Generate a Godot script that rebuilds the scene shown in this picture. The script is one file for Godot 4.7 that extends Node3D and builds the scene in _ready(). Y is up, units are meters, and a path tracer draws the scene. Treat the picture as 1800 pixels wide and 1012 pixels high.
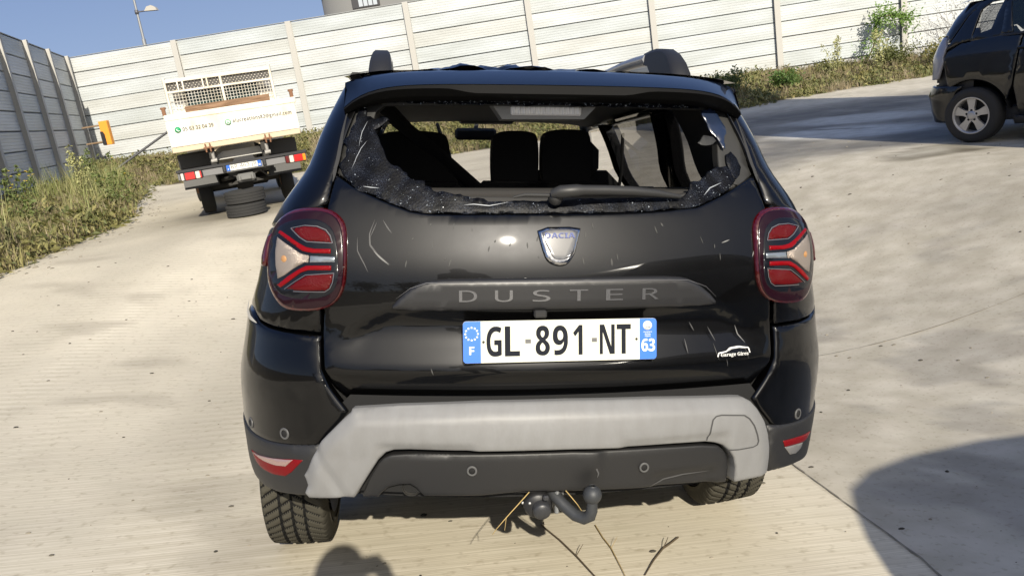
extends Node3D
# A wrecked black SUV seen from behind in a fenced concrete yard, a tipper truck and a second car beyond.

const LIFT := 1.45            # height of the camera above the yard's zero level
const SUN_TO := Vector3(0.186, 0.53, 0.827)

var mats := {}
var noises := {}
var used := {}
var rng := RandomNumberGenerator.new()

func _ready():
	rng.seed = 4711
	camera_and_light()
	build_ground()
	build_weeds()
	build_fences()
	build_far_things()
	build_truck()
	build_hatchback()
	build_suv()
	build_behind()
	build_litter()

func camera_and_light():
	var cam := Camera3D.new()
	cam.name = "camera"
	cam.fov = 39.745
	cam.near = 0.05
	cam.far = 600.0
	cam.transform = Transform3D(Basis(Vector3(0.988242, -0.148266, 0.037337), Vector3(0.152895, 0.958323, -0.241332), Vector3(0.0, 0.244203, 0.969724)), Vector3(0, LIFT, 0))
	add_child(cam)
	var env := Environment.new()
	env.background_mode = Environment.BG_SKY
	var sky := Sky.new()
	var sm := ProceduralSkyMaterial.new()
	sm.sky_top_color = Color(0.36, 0.48, 0.71)
	sm.sky_horizon_color = Color(0.68, 0.77, 0.89)
	sm.sky_curve = 0.14
	sm.ground_bottom_color = Color(0.35, 0.34, 0.31)
	sm.ground_horizon_color = Color(0.70, 0.72, 0.72)
	sm.sun_angle_max = 75.0
	sm.sun_curve = 0.42
	sm.sky_energy_multiplier = 0.88
	sky.sky_material = sm
	env.sky = sky
	env.tonemap_mode = Environment.TONE_MAPPER_LINEAR
	env.tonemap_exposure = 1.34
	env.sdfgi_enabled = true
	env.ssao_enabled = true
	env.ssil_enabled = true
	var we := WorldEnvironment.new()
	we.name = "environment"
	we.environment = env
	add_child(we)
	var sun := DirectionalLight3D.new()
	sun.name = "sun"
	sun.light_energy = 1.5
	sun.light_color = Color(1.0, 0.965, 0.90)
	sun.light_angular_distance = 0.5
	sun.shadow_enabled = true
	sun.look_at_from_position(Vector3.ZERO, -SUN_TO, Vector3.UP)
	add_child(sun)

# ------------------------------------------------------------------ helpers
func fresh(called: String) -> String:
	var n: int = used.get(called, 0)
	used[called] = n + 1
	return called if n == 0 else "%s_%03d" % [called, n]

func tag(o: Node3D, label: String, category: String, group := "", kind := ""):
	if label: o.set_meta("label", label)
	if category: o.set_meta("category", category)
	if group: o.set_meta("group", group)
	if kind: o.set_meta("kind", kind)
	return o

func thing(called: String, label: String, category: String, group := "", at := Vector3.ZERO, turn := 0.0) -> Node3D:
	var o := Node3D.new()
	o.name = fresh(called)
	add_child(o, true)
	o.position = at
	o.rotation.y = turn
	tag(o, label, category, group)
	return o

func put(called: String, st: SurfaceTool, m: Material, parent: Node = self) -> MeshInstance3D:
	return show_mesh(called, st.commit(), m, parent)

func show_mesh(called: String, mesh: Mesh, m: Material, parent: Node = self) -> MeshInstance3D:
	var o := MeshInstance3D.new()
	if parent == self:
		o.name = fresh(called)
	else:
		var k := 0
		var nm := called
		while parent.has_node(NodePath(nm)):
			k += 1
			nm = "%s_%03d" % [called, k]
		o.name = nm
	o.mesh = mesh
	o.material_override = m
	parent.add_child(o, true)
	return o

func holder(called: String, parent: Node) -> Node3D:
	var o := Node3D.new()
	var k := 0
	var nm := called
	while parent.has_node(NodePath(nm)):
		k += 1
		nm = "%s_%03d" % [called, k]
	o.name = nm
	parent.add_child(o, true)
	return o

func lin(r: float, g: float, b: float, a := 1.0) -> Color:
	var c := Color(r, g, b).linear_to_srgb()
	c.a = a
	return c

func mk(key: String, c: Color, rough := 0.6, metal := 0.0, extra := {}) -> StandardMaterial3D:
	if mats.has(key): return mats[key]
	var m := StandardMaterial3D.new()
	m.resource_name = key
	m.albedo_color = c
	m.roughness = rough
	m.metallic = metal
	for k in extra: m.set(k, extra[k])
	mats[key] = m
	return m

func noise_tex(key: String, seed_: int, freq: float, lo: Color, hi: Color, type := FastNoiseLite.TYPE_SIMPLEX_SMOOTH, oct := 4, size := 512, normal := 0.0, mid := -1.0) -> NoiseTexture2D:
	if noises.has(key): return noises[key]
	var n := FastNoiseLite.new()
	n.seed = seed_
	n.noise_type = type
	n.frequency = freq
	n.fractal_octaves = oct
	if key.begins_with("crackle"):
		n.cellular_return_type = FastNoiseLite.RETURN_DISTANCE2_SUB
		n.cellular_jitter = 0.9
	var t := NoiseTexture2D.new()
	t.width = size
	t.height = size
	t.seamless = true
	t.noise = n
	if normal > 0.0:
		t.as_normal_map = true
		t.bump_strength = normal
	else:
		var g := Gradient.new()
		g.set_color(0, lo)
		g.set_color(1, hi)
		if mid > 0.0:
			g.set_offset(0, mid)
		t.color_ramp = g
	noises[key] = t
	return t

func nz(seed_: int, freq: float, oct := 4) -> FastNoiseLite:
	var n := FastNoiseLite.new()
	n.seed = seed_
	n.frequency = freq
	n.fractal_octaves = oct
	n.noise_type = FastNoiseLite.TYPE_SIMPLEX_SMOOTH
	return n

func start() -> SurfaceTool:
	var st := SurfaceTool.new()
	st.begin(Mesh.PRIMITIVE_TRIANGLES)
	return st

func done(st: SurfaceTool) -> SurfaceTool:
	st.generate_normals()
	return st

# a triangle whose front looks along "out" (front faces run clockwise)
func tri(st: SurfaceTool, a: Vector3, b: Vector3, c: Vector3, out: Vector3, ua := Vector2.ZERO, ub := Vector2.ZERO, uc := Vector2.ZERO):
	if (c - a).cross(b - a).dot(out) >= 0.0:
		st.set_uv(ua); st.add_vertex(a); st.set_uv(ub); st.add_vertex(b); st.set_uv(uc); st.add_vertex(c)
	else:
		st.set_uv(ua); st.add_vertex(a); st.set_uv(uc); st.add_vertex(c); st.set_uv(ub); st.add_vertex(b)

func quad(st: SurfaceTool, a: Vector3, b: Vector3, c: Vector3, d: Vector3, out: Vector3, u0 := Vector2.ZERO, u1 := Vector2(1, 0), u2 := Vector2(1, 1), u3 := Vector2(0, 1)):
	tri(st, a, b, c, out, u0, u1, u2)
	tri(st, a, c, d, out, u0, u2, u3)

# box with chamfered edges; t places it
func box(st: SurfaceTool, at: Vector3, size: Vector3, bev := 0.0, basis := Basis.IDENTITY):
	var h := size * 0.5
	var b := minf(bev, minf(h.x, minf(h.y, h.z)) * 0.9)
	var t := Transform3D(basis, at)
	st.set_smooth_group(-1)
	var P := func(ax: int, s: Vector3) -> Vector3:
		var v := Vector3(s.x * (h.x - b), s.y * (h.y - b), s.z * (h.z - b))
		v[ax] = s[ax] * h[ax]
		return t * v
	for ax in 3:
		var i := (ax + 1) % 3
		var j := (ax + 2) % 3
		for s in [-1.0, 1.0]:
			var q := []
			for k in [[-1.0, -1.0], [1.0, -1.0], [1.0, 1.0], [-1.0, 1.0]]:
				var v := Vector3.ZERO
				v[ax] = s; v[i] = k[0]; v[j] = k[1]
				q.append(P.call(ax, v))
			var out := Vector3.ZERO
			out[ax] = s
			var si: float = size[i]
			var sj: float = size[j]
			quad(st, q[0], q[1], q[2], q[3], basis * out, Vector2(0, 0), Vector2(si, 0), Vector2(si, sj), Vector2(0, sj))
		if b > 0.0:
			for k in [[-1.0, -1.0], [1.0, -1.0], [1.0, 1.0], [-1.0, 1.0]]:
				var v0 := Vector3.ZERO
				v0[ax] = -1.0; v0[i] = k[0]; v0[j] = k[1]
				var v1 := v0
				v1[ax] = 1.0
				var out := Vector3.ZERO
				out[i] = k[0]; out[j] = k[1]
				quad(st, P.call(i, v0), P.call(i, v1), P.call(j, v1), P.call(j, v0), basis * out)
	if b > 0.0:
		for x in [-1.0, 1.0]:
			for y in [-1.0, 1.0]:
				for z in [-1.0, 1.0]:
					var s := Vector3(x, y, z)
					tri(st, P.call(0, s), P.call(1, s), P.call(2, s), basis * s)

# tube along points with a radius each, capped
func tube(st: SurfaceTool, pts: Array, radii: Array, n := 8, caps := true, squash := 1.0):
	var rings := []
	var up := Vector3.UP
	for k in pts.size():
		var d: Vector3 = (pts[min(k + 1, pts.size() - 1)] - pts[max(k - 1, 0)]).normalized()
		if absf(d.dot(up)) > 0.95: up = Vector3.RIGHT if absf(d.x) < 0.9 else Vector3.BACK
		var sd := d.cross(up).normalized()
		up = sd.cross(d).normalized()
		var ring := []
		for i in n:
			var a := TAU * i / n
			ring.append(pts[k] + (sd * cos(a) + up * sin(a) * squash) * radii[min(k, radii.size() - 1)])
		rings.append(ring)
	st.set_smooth_group(0)
	for k in pts.size() - 1:
		for i in n:
			var j := (i + 1) % n
			var mid: Vector3 = (rings[k][i] + rings[k][j] + rings[k + 1][i] + rings[k + 1][j]) * 0.25 - (pts[k] + pts[k + 1]) * 0.5
			quad(st, rings[k][i], rings[k][j], rings[k + 1][j], rings[k + 1][i], mid)
	if caps:
		st.set_smooth_group(-1)
		for e in [0, pts.size() - 1]:
			var o: Vector3 = pts[e] - pts[1 if e == 0 else pts.size() - 2]
			for i in n:
				tri(st, pts[e], rings[e][i], rings[e][(i + 1) % n], o)

# profile of (radius, height along axis) turned round an axis
func lathe(st: SurfaceTool, prof: Array, n: int, t := Transform3D.IDENTITY, smooth := true):
	for k in prof.size() - 1:
		st.set_smooth_group(0 if smooth else -1)
		var p: Vector2 = prof[k]
		var q: Vector2 = prof[k + 1]
		var nrm := Vector2(q.y - p.y, -(q.x - p.x))
		for i in n:
			var a := TAU * i / n
			var b := TAU * (i + 1) / n
			var m := (a + b) * 0.5
			var A := t * Vector3(p.x * cos(a), p.y, p.x * sin(a))
			var B := t * Vector3(p.x * cos(b), p.y, p.x * sin(b))
			var C := t * Vector3(q.x * cos(b), q.y, q.x * sin(b))
			var D := t * Vector3(q.x * cos(a), q.y, q.x * sin(a))
			var out := t.basis * Vector3(nrm.x * cos(m), nrm.y, nrm.x * sin(m))
			if p.x > 0.0: tri(st, A, B, C if q.x > 0.0 else D, out)
			if q.x > 0.0: tri(st, A, C, D, out)

# half a drum, open below: the inside of a wheel arch
func arch(st: SurfaceTool, r: float, x0: float, x1: float, y: float, z: float):
	st.set_smooth_group(0)
	for i in 14:
		var a := lerpf(0.28, PI - 0.1, i / 14.0)
		var b := lerpf(0.28, PI - 0.1, (i + 1) / 14.0)
		quad(st, Vector3(x0, y + r * sin(a), z + r * cos(a)), Vector3(x1, y + r * sin(a), z + r * cos(a)), Vector3(x1, y + r * sin(b), z + r * cos(b)), Vector3(x0, y + r * sin(b), z + r * cos(b)), Vector3(0, -sin(a), -cos(a)))
		tri(st, Vector3(x0, y, z), Vector3(x0, y + r * sin(a), z + r * cos(a)), Vector3(x0, y + r * sin(b), z + r * cos(b)), Vector3(x1 - x0, 0, 0))

# polygon in a plane, pushed along z from z0 to z1
func prism(st: SurfaceTool, poly: PackedVector2Array, z0: float, z1: float, t := Transform3D.IDENTITY):
	var idx := Geometry2D.triangulate_polygon(poly)
	st.set_smooth_group(-1)
	for k in range(0, idx.size(), 3):
		var a := poly[idx[k]]
		var b := poly[idx[k + 1]]
		var c := poly[idx[k + 2]]
		tri(st, t * Vector3(a.x, a.y, z0), t * Vector3(b.x, b.y, z0), t * Vector3(c.x, c.y, z0), t.basis * Vector3(0, 0, z0 - z1), a, b, c)
		tri(st, t * Vector3(a.x, a.y, z1), t * Vector3(b.x, b.y, z1), t * Vector3(c.x, c.y, z1), t.basis * Vector3(0, 0, z1 - z0), a, b, c)
	var flip := -1.0 if Geometry2D.is_polygon_clockwise(poly) else 1.0
	for k in poly.size():
		var a := poly[k]
		var b := poly[(k + 1) % poly.size()]
		var out := Vector3(b.y - a.y, a.x - b.x, 0) * flip
		quad(st, t * Vector3(a.x, a.y, z0), t * Vector3(b.x, b.y, z0), t * Vector3(b.x, b.y, z1), t * Vector3(a.x, a.y, z1), t.basis * out)

func pv(a: Array, sx := 1.0) -> PackedVector2Array:
	var p := PackedVector2Array()
	for i in range(0, a.size(), 2): p.append(Vector2(a[i] * sx, a[i + 1]))
	return p

# raised or printed lettering scaled to fill w by h, centred at the middle of its parent's xy plane
func letters(parent: Node, text: String, centre: Vector3, w: float, h: float, depth: float, m: Material, font := "Droid Sans", bold := false, called := "lettering", basis := Basis.IDENTITY) -> MeshInstance3D:
	var tm := TextMesh.new()
	var f := SystemFont.new()
	f.font_names = PackedStringArray([font])
	if bold: f.font_weight = 700
	tm.font = f
	tm.font_size = 64
	tm.pixel_size = 0.01
	tm.curve_step = 2.0
	tm.depth = 0.1
	tm.text = text
	var bb := tm.get_aabb()
	var s := Vector3(w / maxf(bb.size.x, 0.001), h / maxf(bb.size.y, 0.001), depth / 0.1)
	var o := show_mesh(called, tm, m, parent)
	var c := bb.get_center()
	o.transform = Transform3D(basis * Basis.from_scale(s), centre - basis * (c * s))
	return o

# ------------------------------------------------------------------ the yard (x to the right, d ahead of the camera)
func lerp_tab(T: Array, v: float) -> float:
	if v <= T[0].x: return T[0].y
	for i in T.size() - 1:
		if v <= T[i + 1].x:
			return lerpf(T[i].y, T[i + 1].y, (v - T[i].x) / (T[i + 1].x - T[i].x))
	return T[T.size() - 1].y

const EDGE_BACK := [Vector2(-16, 22.5), Vector2(-9.4, 22.2), Vector2(-8.3, 20.8), Vector2(-6, 19.5), Vector2(-2, 17.7), Vector2(0, 18.1), Vector2(6, 19.6), Vector2(7.7, 20.9), Vector2(9.9, 21.8), Vector2(12.6, 22.5), Vector2(24, 24.5)]
const EDGE_LEFT := [Vector2(-10, -5.3), Vector2(9.1, -5.75), Vector2(12.8, -6.0), Vector2(19.3, -8.4), Vector2(22, -9.4), Vector2(30, -12.5)]

# how far a place lies inside the weedy verge, in metres (negative on the concrete)
func verge(x: float, d: float) -> float:
	var b := d - lerp_tab(EDGE_BACK, x)
	var l := lerp_tab(EDGE_LEFT, d) - x
	return maxf(b, l)

var n_bump := nz(5, 0.6, 3)
var n_edge := nz(9, 1.7, 3)

func ground_y(x: float, d: float) -> float:
	var y := -1.29 - 0.016 * clampf(x, -20.0, 20.0)
	var local := -1.4555 - (0.1048 * (x + 0.881) + 0.0974 * (d - 2.563)) / 0.9897
	var r := sqrt(pow((x + 0.1) / 1.7, 2) + pow((d - 3.3) / 2.5, 2))
	y = lerpf(local, y, smoothstep(1.0, 3.4, r))
	var v := verge(x, d)
	if v > -0.3:
		y += 0.5 * smoothstep(0.0, 5.0, v) + 0.07 * n_bump.get_noise_2d(x * 1.5, d * 1.5) * smoothstep(0.0, 0.8, v)
	return y + LIFT

func on_ground(x: float, d: float, up := 0.0) -> Vector3:
	return Vector3(x, ground_y(x, d) + up, -d)

func graded(stops: Array) -> Array:
	var out := []
	for s in stops:
		var v: float = s[0]
		while v < s[1] - 0.001:
			out.append(v)
			v += s[2]
	out.append(stops[stops.size() - 1][1])
	return out

func soft_ellipse(x: float, d: float, cx: float, cd: float, rx: float, rd: float, turn: float, edge: float) -> float:
	var p := Vector2(x - cx, d - cd).rotated(-turn)
	var r := sqrt(pow(p.x / rx, 2) + pow(p.y / rd, 2))
	return 1.0 - smoothstep(1.0 - edge, 1.0 + edge * 0.4, r)

const JOINT_X := 1.05
# the joint between the two slabs runs a little askew
func joint_shift(d: float) -> float:
	return clampf(-0.12 * (d - 3.07), -0.7, 0.105)

func build_ground():
	var xs := graded([[-160.0, -40.0, 20.0], [-40.0, -16.0, 3.0], [-16.0, -7.0, 0.45], [-7.0, -4.0, 0.2], [-4.0, 1.05, 0.0898], [1.05, 7.0, 0.09], [7.0, 16.0, 0.25], [16.0, 40.0, 3.0], [40.0, 160.0, 20.0]])
	var ds := graded([[-160.0, -20.0, 20.0], [-20.0, -2.0, 1.5], [-2.0, 1.0, 0.3], [1.0, 7.0, 0.08], [7.0, 15.0, 0.14], [15.0, 30.0, 0.4], [30.0, 60.0, 5.0], [60.0, 260.0, 25.0]])
	var nl := nz(21, 0.13, 4)
	var nm := nz(22, 0.55, 4)
	var nf := nz(23, 2.6, 3)
	var ns := nz(24, 0.7, 3)
	var soil := Vector3(0.15, 0.125, 0.08)
	var cols := PackedColorArray()
	var pos := PackedVector3Array()
	var uvs := PackedVector2Array()
	var uv2 := PackedVector2Array()
	for d in ds:
		for x0 in xs:
			var x: float = x0 + joint_shift(d) * (1.0 - smoothstep(3.0, 6.0, absf(x0 - 1.0)))
			pos.append(on_ground(x, d))
			var big := nl.get_noise_2d(x, d)
			var mid := nm.get_noise_2d(x, d)
			var fine := nf.get_noise_2d(x, d)
			# sandy and broomed left of the joint, greyer right of it
			var grey := 1.0 if x0 > JOINT_X - 0.02 else 0.0
			grey = lerpf(grey, 0.5 + 0.5 * big, 0.5 * smoothstep(7.0, 13.0, d))
			var c := Vector3(0.72, 0.665, 0.545).lerp(Vector3(0.525, 0.485, 0.40), grey)
			c *= 1.0 + 0.16 * mid + 0.06 * fine + 0.16 * big
			# damp, greyish patches with a rim of their own
			var pat := nm.get_noise_2d(x * 1.5 + 40.0, d * 2.0) + 0.25 * fine
			var damp := smoothstep(0.16, 0.22, pat) * smoothstep(1.0, 1.3, x) * (1.0 - smoothstep(5.5, 8.0, d))
			c = c.lerp(Vector3(0.36, 0.335, 0.285), 0.75 * damp)
			var smear := smoothstep(0.15, 0.45, nm.get_noise_2d(x * 0.9 - 20.0, d * 1.6 + 11.0)) * (1.0 - smoothstep(0.6, 1.0, x))
			c = c.lerp(Vector3(0.50, 0.455, 0.37), 0.62 * smear)
			# tyre swirls on the right, a few broad arcs
			var rad := Vector2(x - 4.9, (d - 10.2) * 0.9).length() + 0.15 * mid
			for arc in [[2.15, 0.22], [2.9, 0.15], [3.5, 0.25], [4.6, 0.3]]:
				var band := exp(-pow((rad - arc[0]) / arc[1], 2)) * smoothstep(1.3, 2.2, x) * (1.0 - smoothstep(8.6, 9.8, d)) * smoothstep(5.0, 6.5, d)
				c = c.lerp(Vector3(0.40, 0.37, 0.31), 0.30 * band)
			# streaks down the lane on the left, a dusty grey track
			var lane := exp(-pow((x + 1.75 + 0.12 * (d - 4.0)) / 0.32, 2)) + exp(-pow((x + 3.6 + 0.1 * (d - 4.0)) / 0.35, 2))
			c = c.lerp(Vector3(0.42, 0.385, 0.31), 0.45 * minf(lane, 1.0) * (0.6 + 0.8 * mid) * smoothstep(2.5, 4.0, d))
			# oil under the truck and dried puddles in front of the hatchback
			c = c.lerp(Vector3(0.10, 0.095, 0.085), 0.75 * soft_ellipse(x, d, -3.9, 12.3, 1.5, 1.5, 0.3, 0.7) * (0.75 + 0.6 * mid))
			var pud := soft_ellipse(x, d, 4.72, 8.60, 0.60, 0.36, 0.5, 0.12)
			c = c.lerp(Vector3(0.20, 0.18, 0.135), 0.85 * pud)
			c = c.lerp(Vector3(0.46, 0.43, 0.36), 0.8 * soft_ellipse(x, d, 4.70, 8.66, 0.48, 0.26, 0.5, 0.5))
			c = c.lerp(Vector3(0.10, 0.085, 0.055), 0.85 * soft_ellipse(x, d, 5.02, 8.28, 0.24, 0.18, 0.4, 0.7))
			var wet := smoothstep(2.6, 3.4, x) * smoothstep(8.9, 9.8, d + 0.5 * mid) * (1.0 - smoothstep(16.0, 18.5, d + mid))
			c = c.lerp(Vector3(0.15, 0.145, 0.135), 0.95 * wet * clampf(0.8 + 0.6 * mid, 0.0, 1.0))
			c = c.lerp(Vector3(0.62, 0.60, 0.54), 0.9 * soft_ellipse(x, d, 5.15, 11.6, 1.25, 0.85, -0.9, 0.4))
			c = c.lerp(Vector3(0.58, 0.56, 0.50), 0.9 * soft_ellipse(x, d, 6.1, 13.4, 1.2, 0.9, -0.7, 0.4))
			c = c.lerp(Vector3(0.09, 0.085, 0.08), 0.85 * soft_ellipse(x, d, 5.2, 12.2, 0.75, 0.07, -1.0, 0.7))
			c = c.lerp(Vector3(0.10, 0.10, 0.09), 0.8 * soft_ellipse(x, d, 6.3, 14.4, 0.3, 0.12, -0.8, 0.7))
			var v := verge(x, d) + 0.35 * n_edge.get_noise_2d(x, d)
			if v > -0.15:
				var s := soil * (1.0 + 0.5 * ns.get_noise_2d(x * 3.0, d * 3.0))
				c = c.lerp(s, smoothstep(-0.1, 0.25, v))
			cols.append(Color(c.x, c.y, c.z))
			var along := Vector2(x + 0.10 * d, d - 0.10 * x)
			uvs.append(along)
			uv2.append(Vector2(x, d))
	var nx := xs.size()
	var m := mk("broomed_concrete", Color.WHITE, 0.9, 0.0, {"vertex_color_use_as_albedo": true})
	m.albedo_texture = noise_tex("broom", 31, 0.012, Color(0.84, 0.83, 0.80), Color(1.0, 1.0, 1.0), FastNoiseLite.TYPE_SIMPLEX_SMOOTH, 4, 1024, 0.0, 0.2)
	m.uv1_scale = Vector3(0.13, 11.0, 1.0)
	m.normal_enabled = true
	m.normal_texture = noise_tex("broom_n", 31, 0.012, Color.BLACK, Color.WHITE, FastNoiseLite.TYPE_SIMPLEX_SMOOTH, 5, 1024, 5.0)
	m.normal_scale = 0.16
	m.detail_enabled = true
	m.detail_blend_mode = BaseMaterial3D.BLEND_MODE_MUL
	m.detail_uv_layer = BaseMaterial3D.DETAIL_UV_2
	m.detail_albedo = noise_tex("grit", 33, 0.03, Color(0.87, 0.86, 0.84), Color(1, 1, 1), FastNoiseLite.TYPE_SIMPLEX_SMOOTH, 6, 1024, 0.0, 0.02)
	(m.detail_albedo as NoiseTexture2D).color_ramp.set_offset(1, 0.34)
	m.uv2_scale = Vector3(0.43, 0.61, 1.0)
	m.metallic_specular = 0.25
	var m2 := mk("trowelled_concrete", Color.WHITE, 0.8, 0.0, {"vertex_color_use_as_albedo": true})
	m2.albedo_texture = noise_tex("trowel", 35, 0.008, Color(0.88, 0.875, 0.86), Color(1, 1, 1), FastNoiseLite.TYPE_SIMPLEX_SMOOTH, 6, 1024, 0.0, 0.2)
	m2.uv1_scale = Vector3(0.33, 0.38, 1.0)
	m2.detail_enabled = true
	m2.detail_blend_mode = BaseMaterial3D.BLEND_MODE_MUL
	m2.detail_uv_layer = BaseMaterial3D.DETAIL_UV_2
	m2.detail_albedo = noises["grit"]
	m2.uv2_scale = Vector3(0.8, 0.8, 1.0)
	m2.metallic_specular = 0.3
	var am: ArrayMesh = null
	for part in 2:
		var idx := PackedInt32Array()
		for j in ds.size() - 1:
			for i in nx - 1:
				if (xs[i] > JOINT_X - 0.001) != (part == 1): continue
				var a := j * nx + i
				idx.append_array([a, a + nx, a + 1, a + 1, a + nx, a + nx + 1])
		var arr := []
		arr.resize(Mesh.ARRAY_MAX)
		arr[Mesh.ARRAY_VERTEX] = pos
		arr[Mesh.ARRAY_COLOR] = cols
		arr[Mesh.ARRAY_TEX_UV] = uvs
		arr[Mesh.ARRAY_TEX_UV2] = uv2
		arr[Mesh.ARRAY_INDEX] = idx
		var one := ArrayMesh.new()
		one.add_surface_from_arrays(Mesh.PRIMITIVE_TRIANGLES, arr)
		var st := SurfaceTool.new()
		st.create_from(one, 0)
		st.generate_normals()
		st.generate_tangents()
		am = st.commit(am)
	am.surface_set_material(0, m)
	am.surface_set_material(1, m2)
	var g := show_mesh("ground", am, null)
	tag(g, "pale concrete yard, broomed on the left and trowelled on the right, with a soil verge", "ground", "", "structure")
	# joints between the slabs, thin dark lines lying on the concrete
	var jm := mk("joint", lin(0.20, 0.18, 0.145), 0.95)
	var lines := [[], []]
	for i in 30: lines[0].append(Vector2(JOINT_X + joint_shift(1.6 + i * 0.3), 1.6 + i * 0.3))
	for i in 16: lines[1].append(Vector2(0.88 + i * 0.4, 4.60 + 0.045 * i))
	for k in lines.size():
		var st2 := start()
		var L: Array = lines[k]
		var fine := []
		for i in L.size() - 1:
			for s in 8: fine.append(L[i].lerp(L[i + 1], s / 8.0))
		fine.append(L[L.size() - 1])
		for i in fine.size() - 1:
			var p: Vector2 = fine[i]
			var q: Vector2 = fine[i + 1]
			var sd := (q - p).orthogonal().normalized()
			var w0 := 0.0048 * (0.25 + 1.5 * absf(n_edge.get_noise_2d(i * 5.1, k * 9.0)))
			var w1 := 0.0048 * (0.25 + 1.5 * absf(n_edge.get_noise_2d((i + 1) * 5.1, k * 9.0)))
			var o := 0.004 * n_edge.get_noise_2d(i * 2.3, 7.0 + k)
			var o1 := 0.004 * n_edge.get_noise_2d((i + 1) * 2.3, 7.0 + k)
			var a := p + sd * (w0 + o)
			var b := q + sd * (w1 + o1)
			var c := q - sd * (w1 - o1)
			var e := p - sd * (w0 - o)
			quad(st2, on_ground(a.x, a.y, 0.004), on_ground(b.x, b.y, 0.004), on_ground(c.x, c.y, 0.004), on_ground(e.x, e.y, 0.004), Vector3.UP)
		put("joint", done(st2), jm, g)

# ------------------------------------------------------------------ weeds
func blade_tuft(seed_: int, n: int, h: float, spread: float, w: float) -> ArrayMesh:
	var r := RandomNumberGenerator.new()
	r.seed = seed_
	var st := start()
	st.set_smooth_group(-1)
	for i in n:
		var a := r.randf() * TAU
		var p := Vector3(cos(a), 0, sin(a)) * r.randf() * spread * 0.4
		var lean := Vector3(cos(a + r.randf_range(-0.7, 0.7)), 0, sin(a)) * r.randf_range(0.1, 0.7)
		var hh := h * r.randf_range(0.45, 1.0)
		var sd := Vector3(-sin(a), 0, cos(a)) * w * r.randf_range(0.6, 1.2)
		var m := p + Vector3.UP * hh * 0.55 + lean * hh * 0.3
		var t := p + Vector3.UP * hh * 0.95 + lean * hh * 0.9
		quad(st, p - sd, p + sd, m + sd * 0.8, m - sd * 0.8, Vector3(cos(a), 0.4, sin(a)))
		tri(st, m - sd * 0.8, m + sd * 0.8, t, Vector3(cos(a), 0.4, sin(a)))
	return done(st).commit()

func leaf_clump(seed_: int, n: int, r0: float, size: float, flat := 0.6) -> ArrayMesh:
	var r := RandomNumberGenerator.new()
	r.seed = seed_
	var st := start()
	st.set_smooth_group(-1)
	for i in n:
		var p := Vector3(r.randfn(), absf(r.randfn()) * flat, r.randfn()) * r0 * 0.55
		leaf(st, p, Vector3(r.randfn(), r.randfn() + 0.6, r.randfn()).normalized(), size * r.randf_range(0.5, 1.2), r.randf() * TAU)
	return done(st).commit()

func leaf(st: SurfaceTool, p: Vector3, nrm: Vector3, s: float, turn: float):
	var a := nrm.cross(Vector3(0.3, 0.2, 0.93)).normalized().rotated(nrm, turn)
	var b := nrm.cross(a)
	var tip := p + a * s + nrm * s * -0.15
	var base := p - a * s
	tri(st, base, p + b * s * 0.45 + nrm * s * 0.12, tip, nrm)
	tri(st, base, p - b * s * 0.45 + nrm * s * 0.12, tip, nrm)

func scatter(called: String, label: String, category: String, mesh: Mesh, m: Material, places: Array, smin: float, smax: float, c0: Color, c1: Color):
	var mm := MultiMesh.new()
	mm.transform_format = MultiMesh.TRANSFORM_3D
	mm.use_colors = true
	mm.mesh = mesh
	mm.instance_count = places.size()
	for i in places.size():
		var s := rng.randf_range(smin, smax)
		var b := Basis(Vector3.UP, rng.randf() * TAU).scaled(Vector3(s, s * rng.randf_range(0.7, 1.3), s))
		mm.set_instance_transform(i, Transform3D(b, places[i]))
		var c := c0.lerp(c1, rng.randf())
		mm.set_instance_color(i, c)
	var o := MultiMeshInstance3D.new()
	o.name = fresh(called)
	o.multimesh = mm
	o.material_override = m
	add_child(o, true)
	tag(o, label, category, "", "stuff")

func fence_back_d(x: float) -> float:
	return 28.94 - 0.0787 * (x + 14.02)

func fence_left_x(d: float) -> float:
	return -13.7 + 0.2884 * (28.4 - d)

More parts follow.
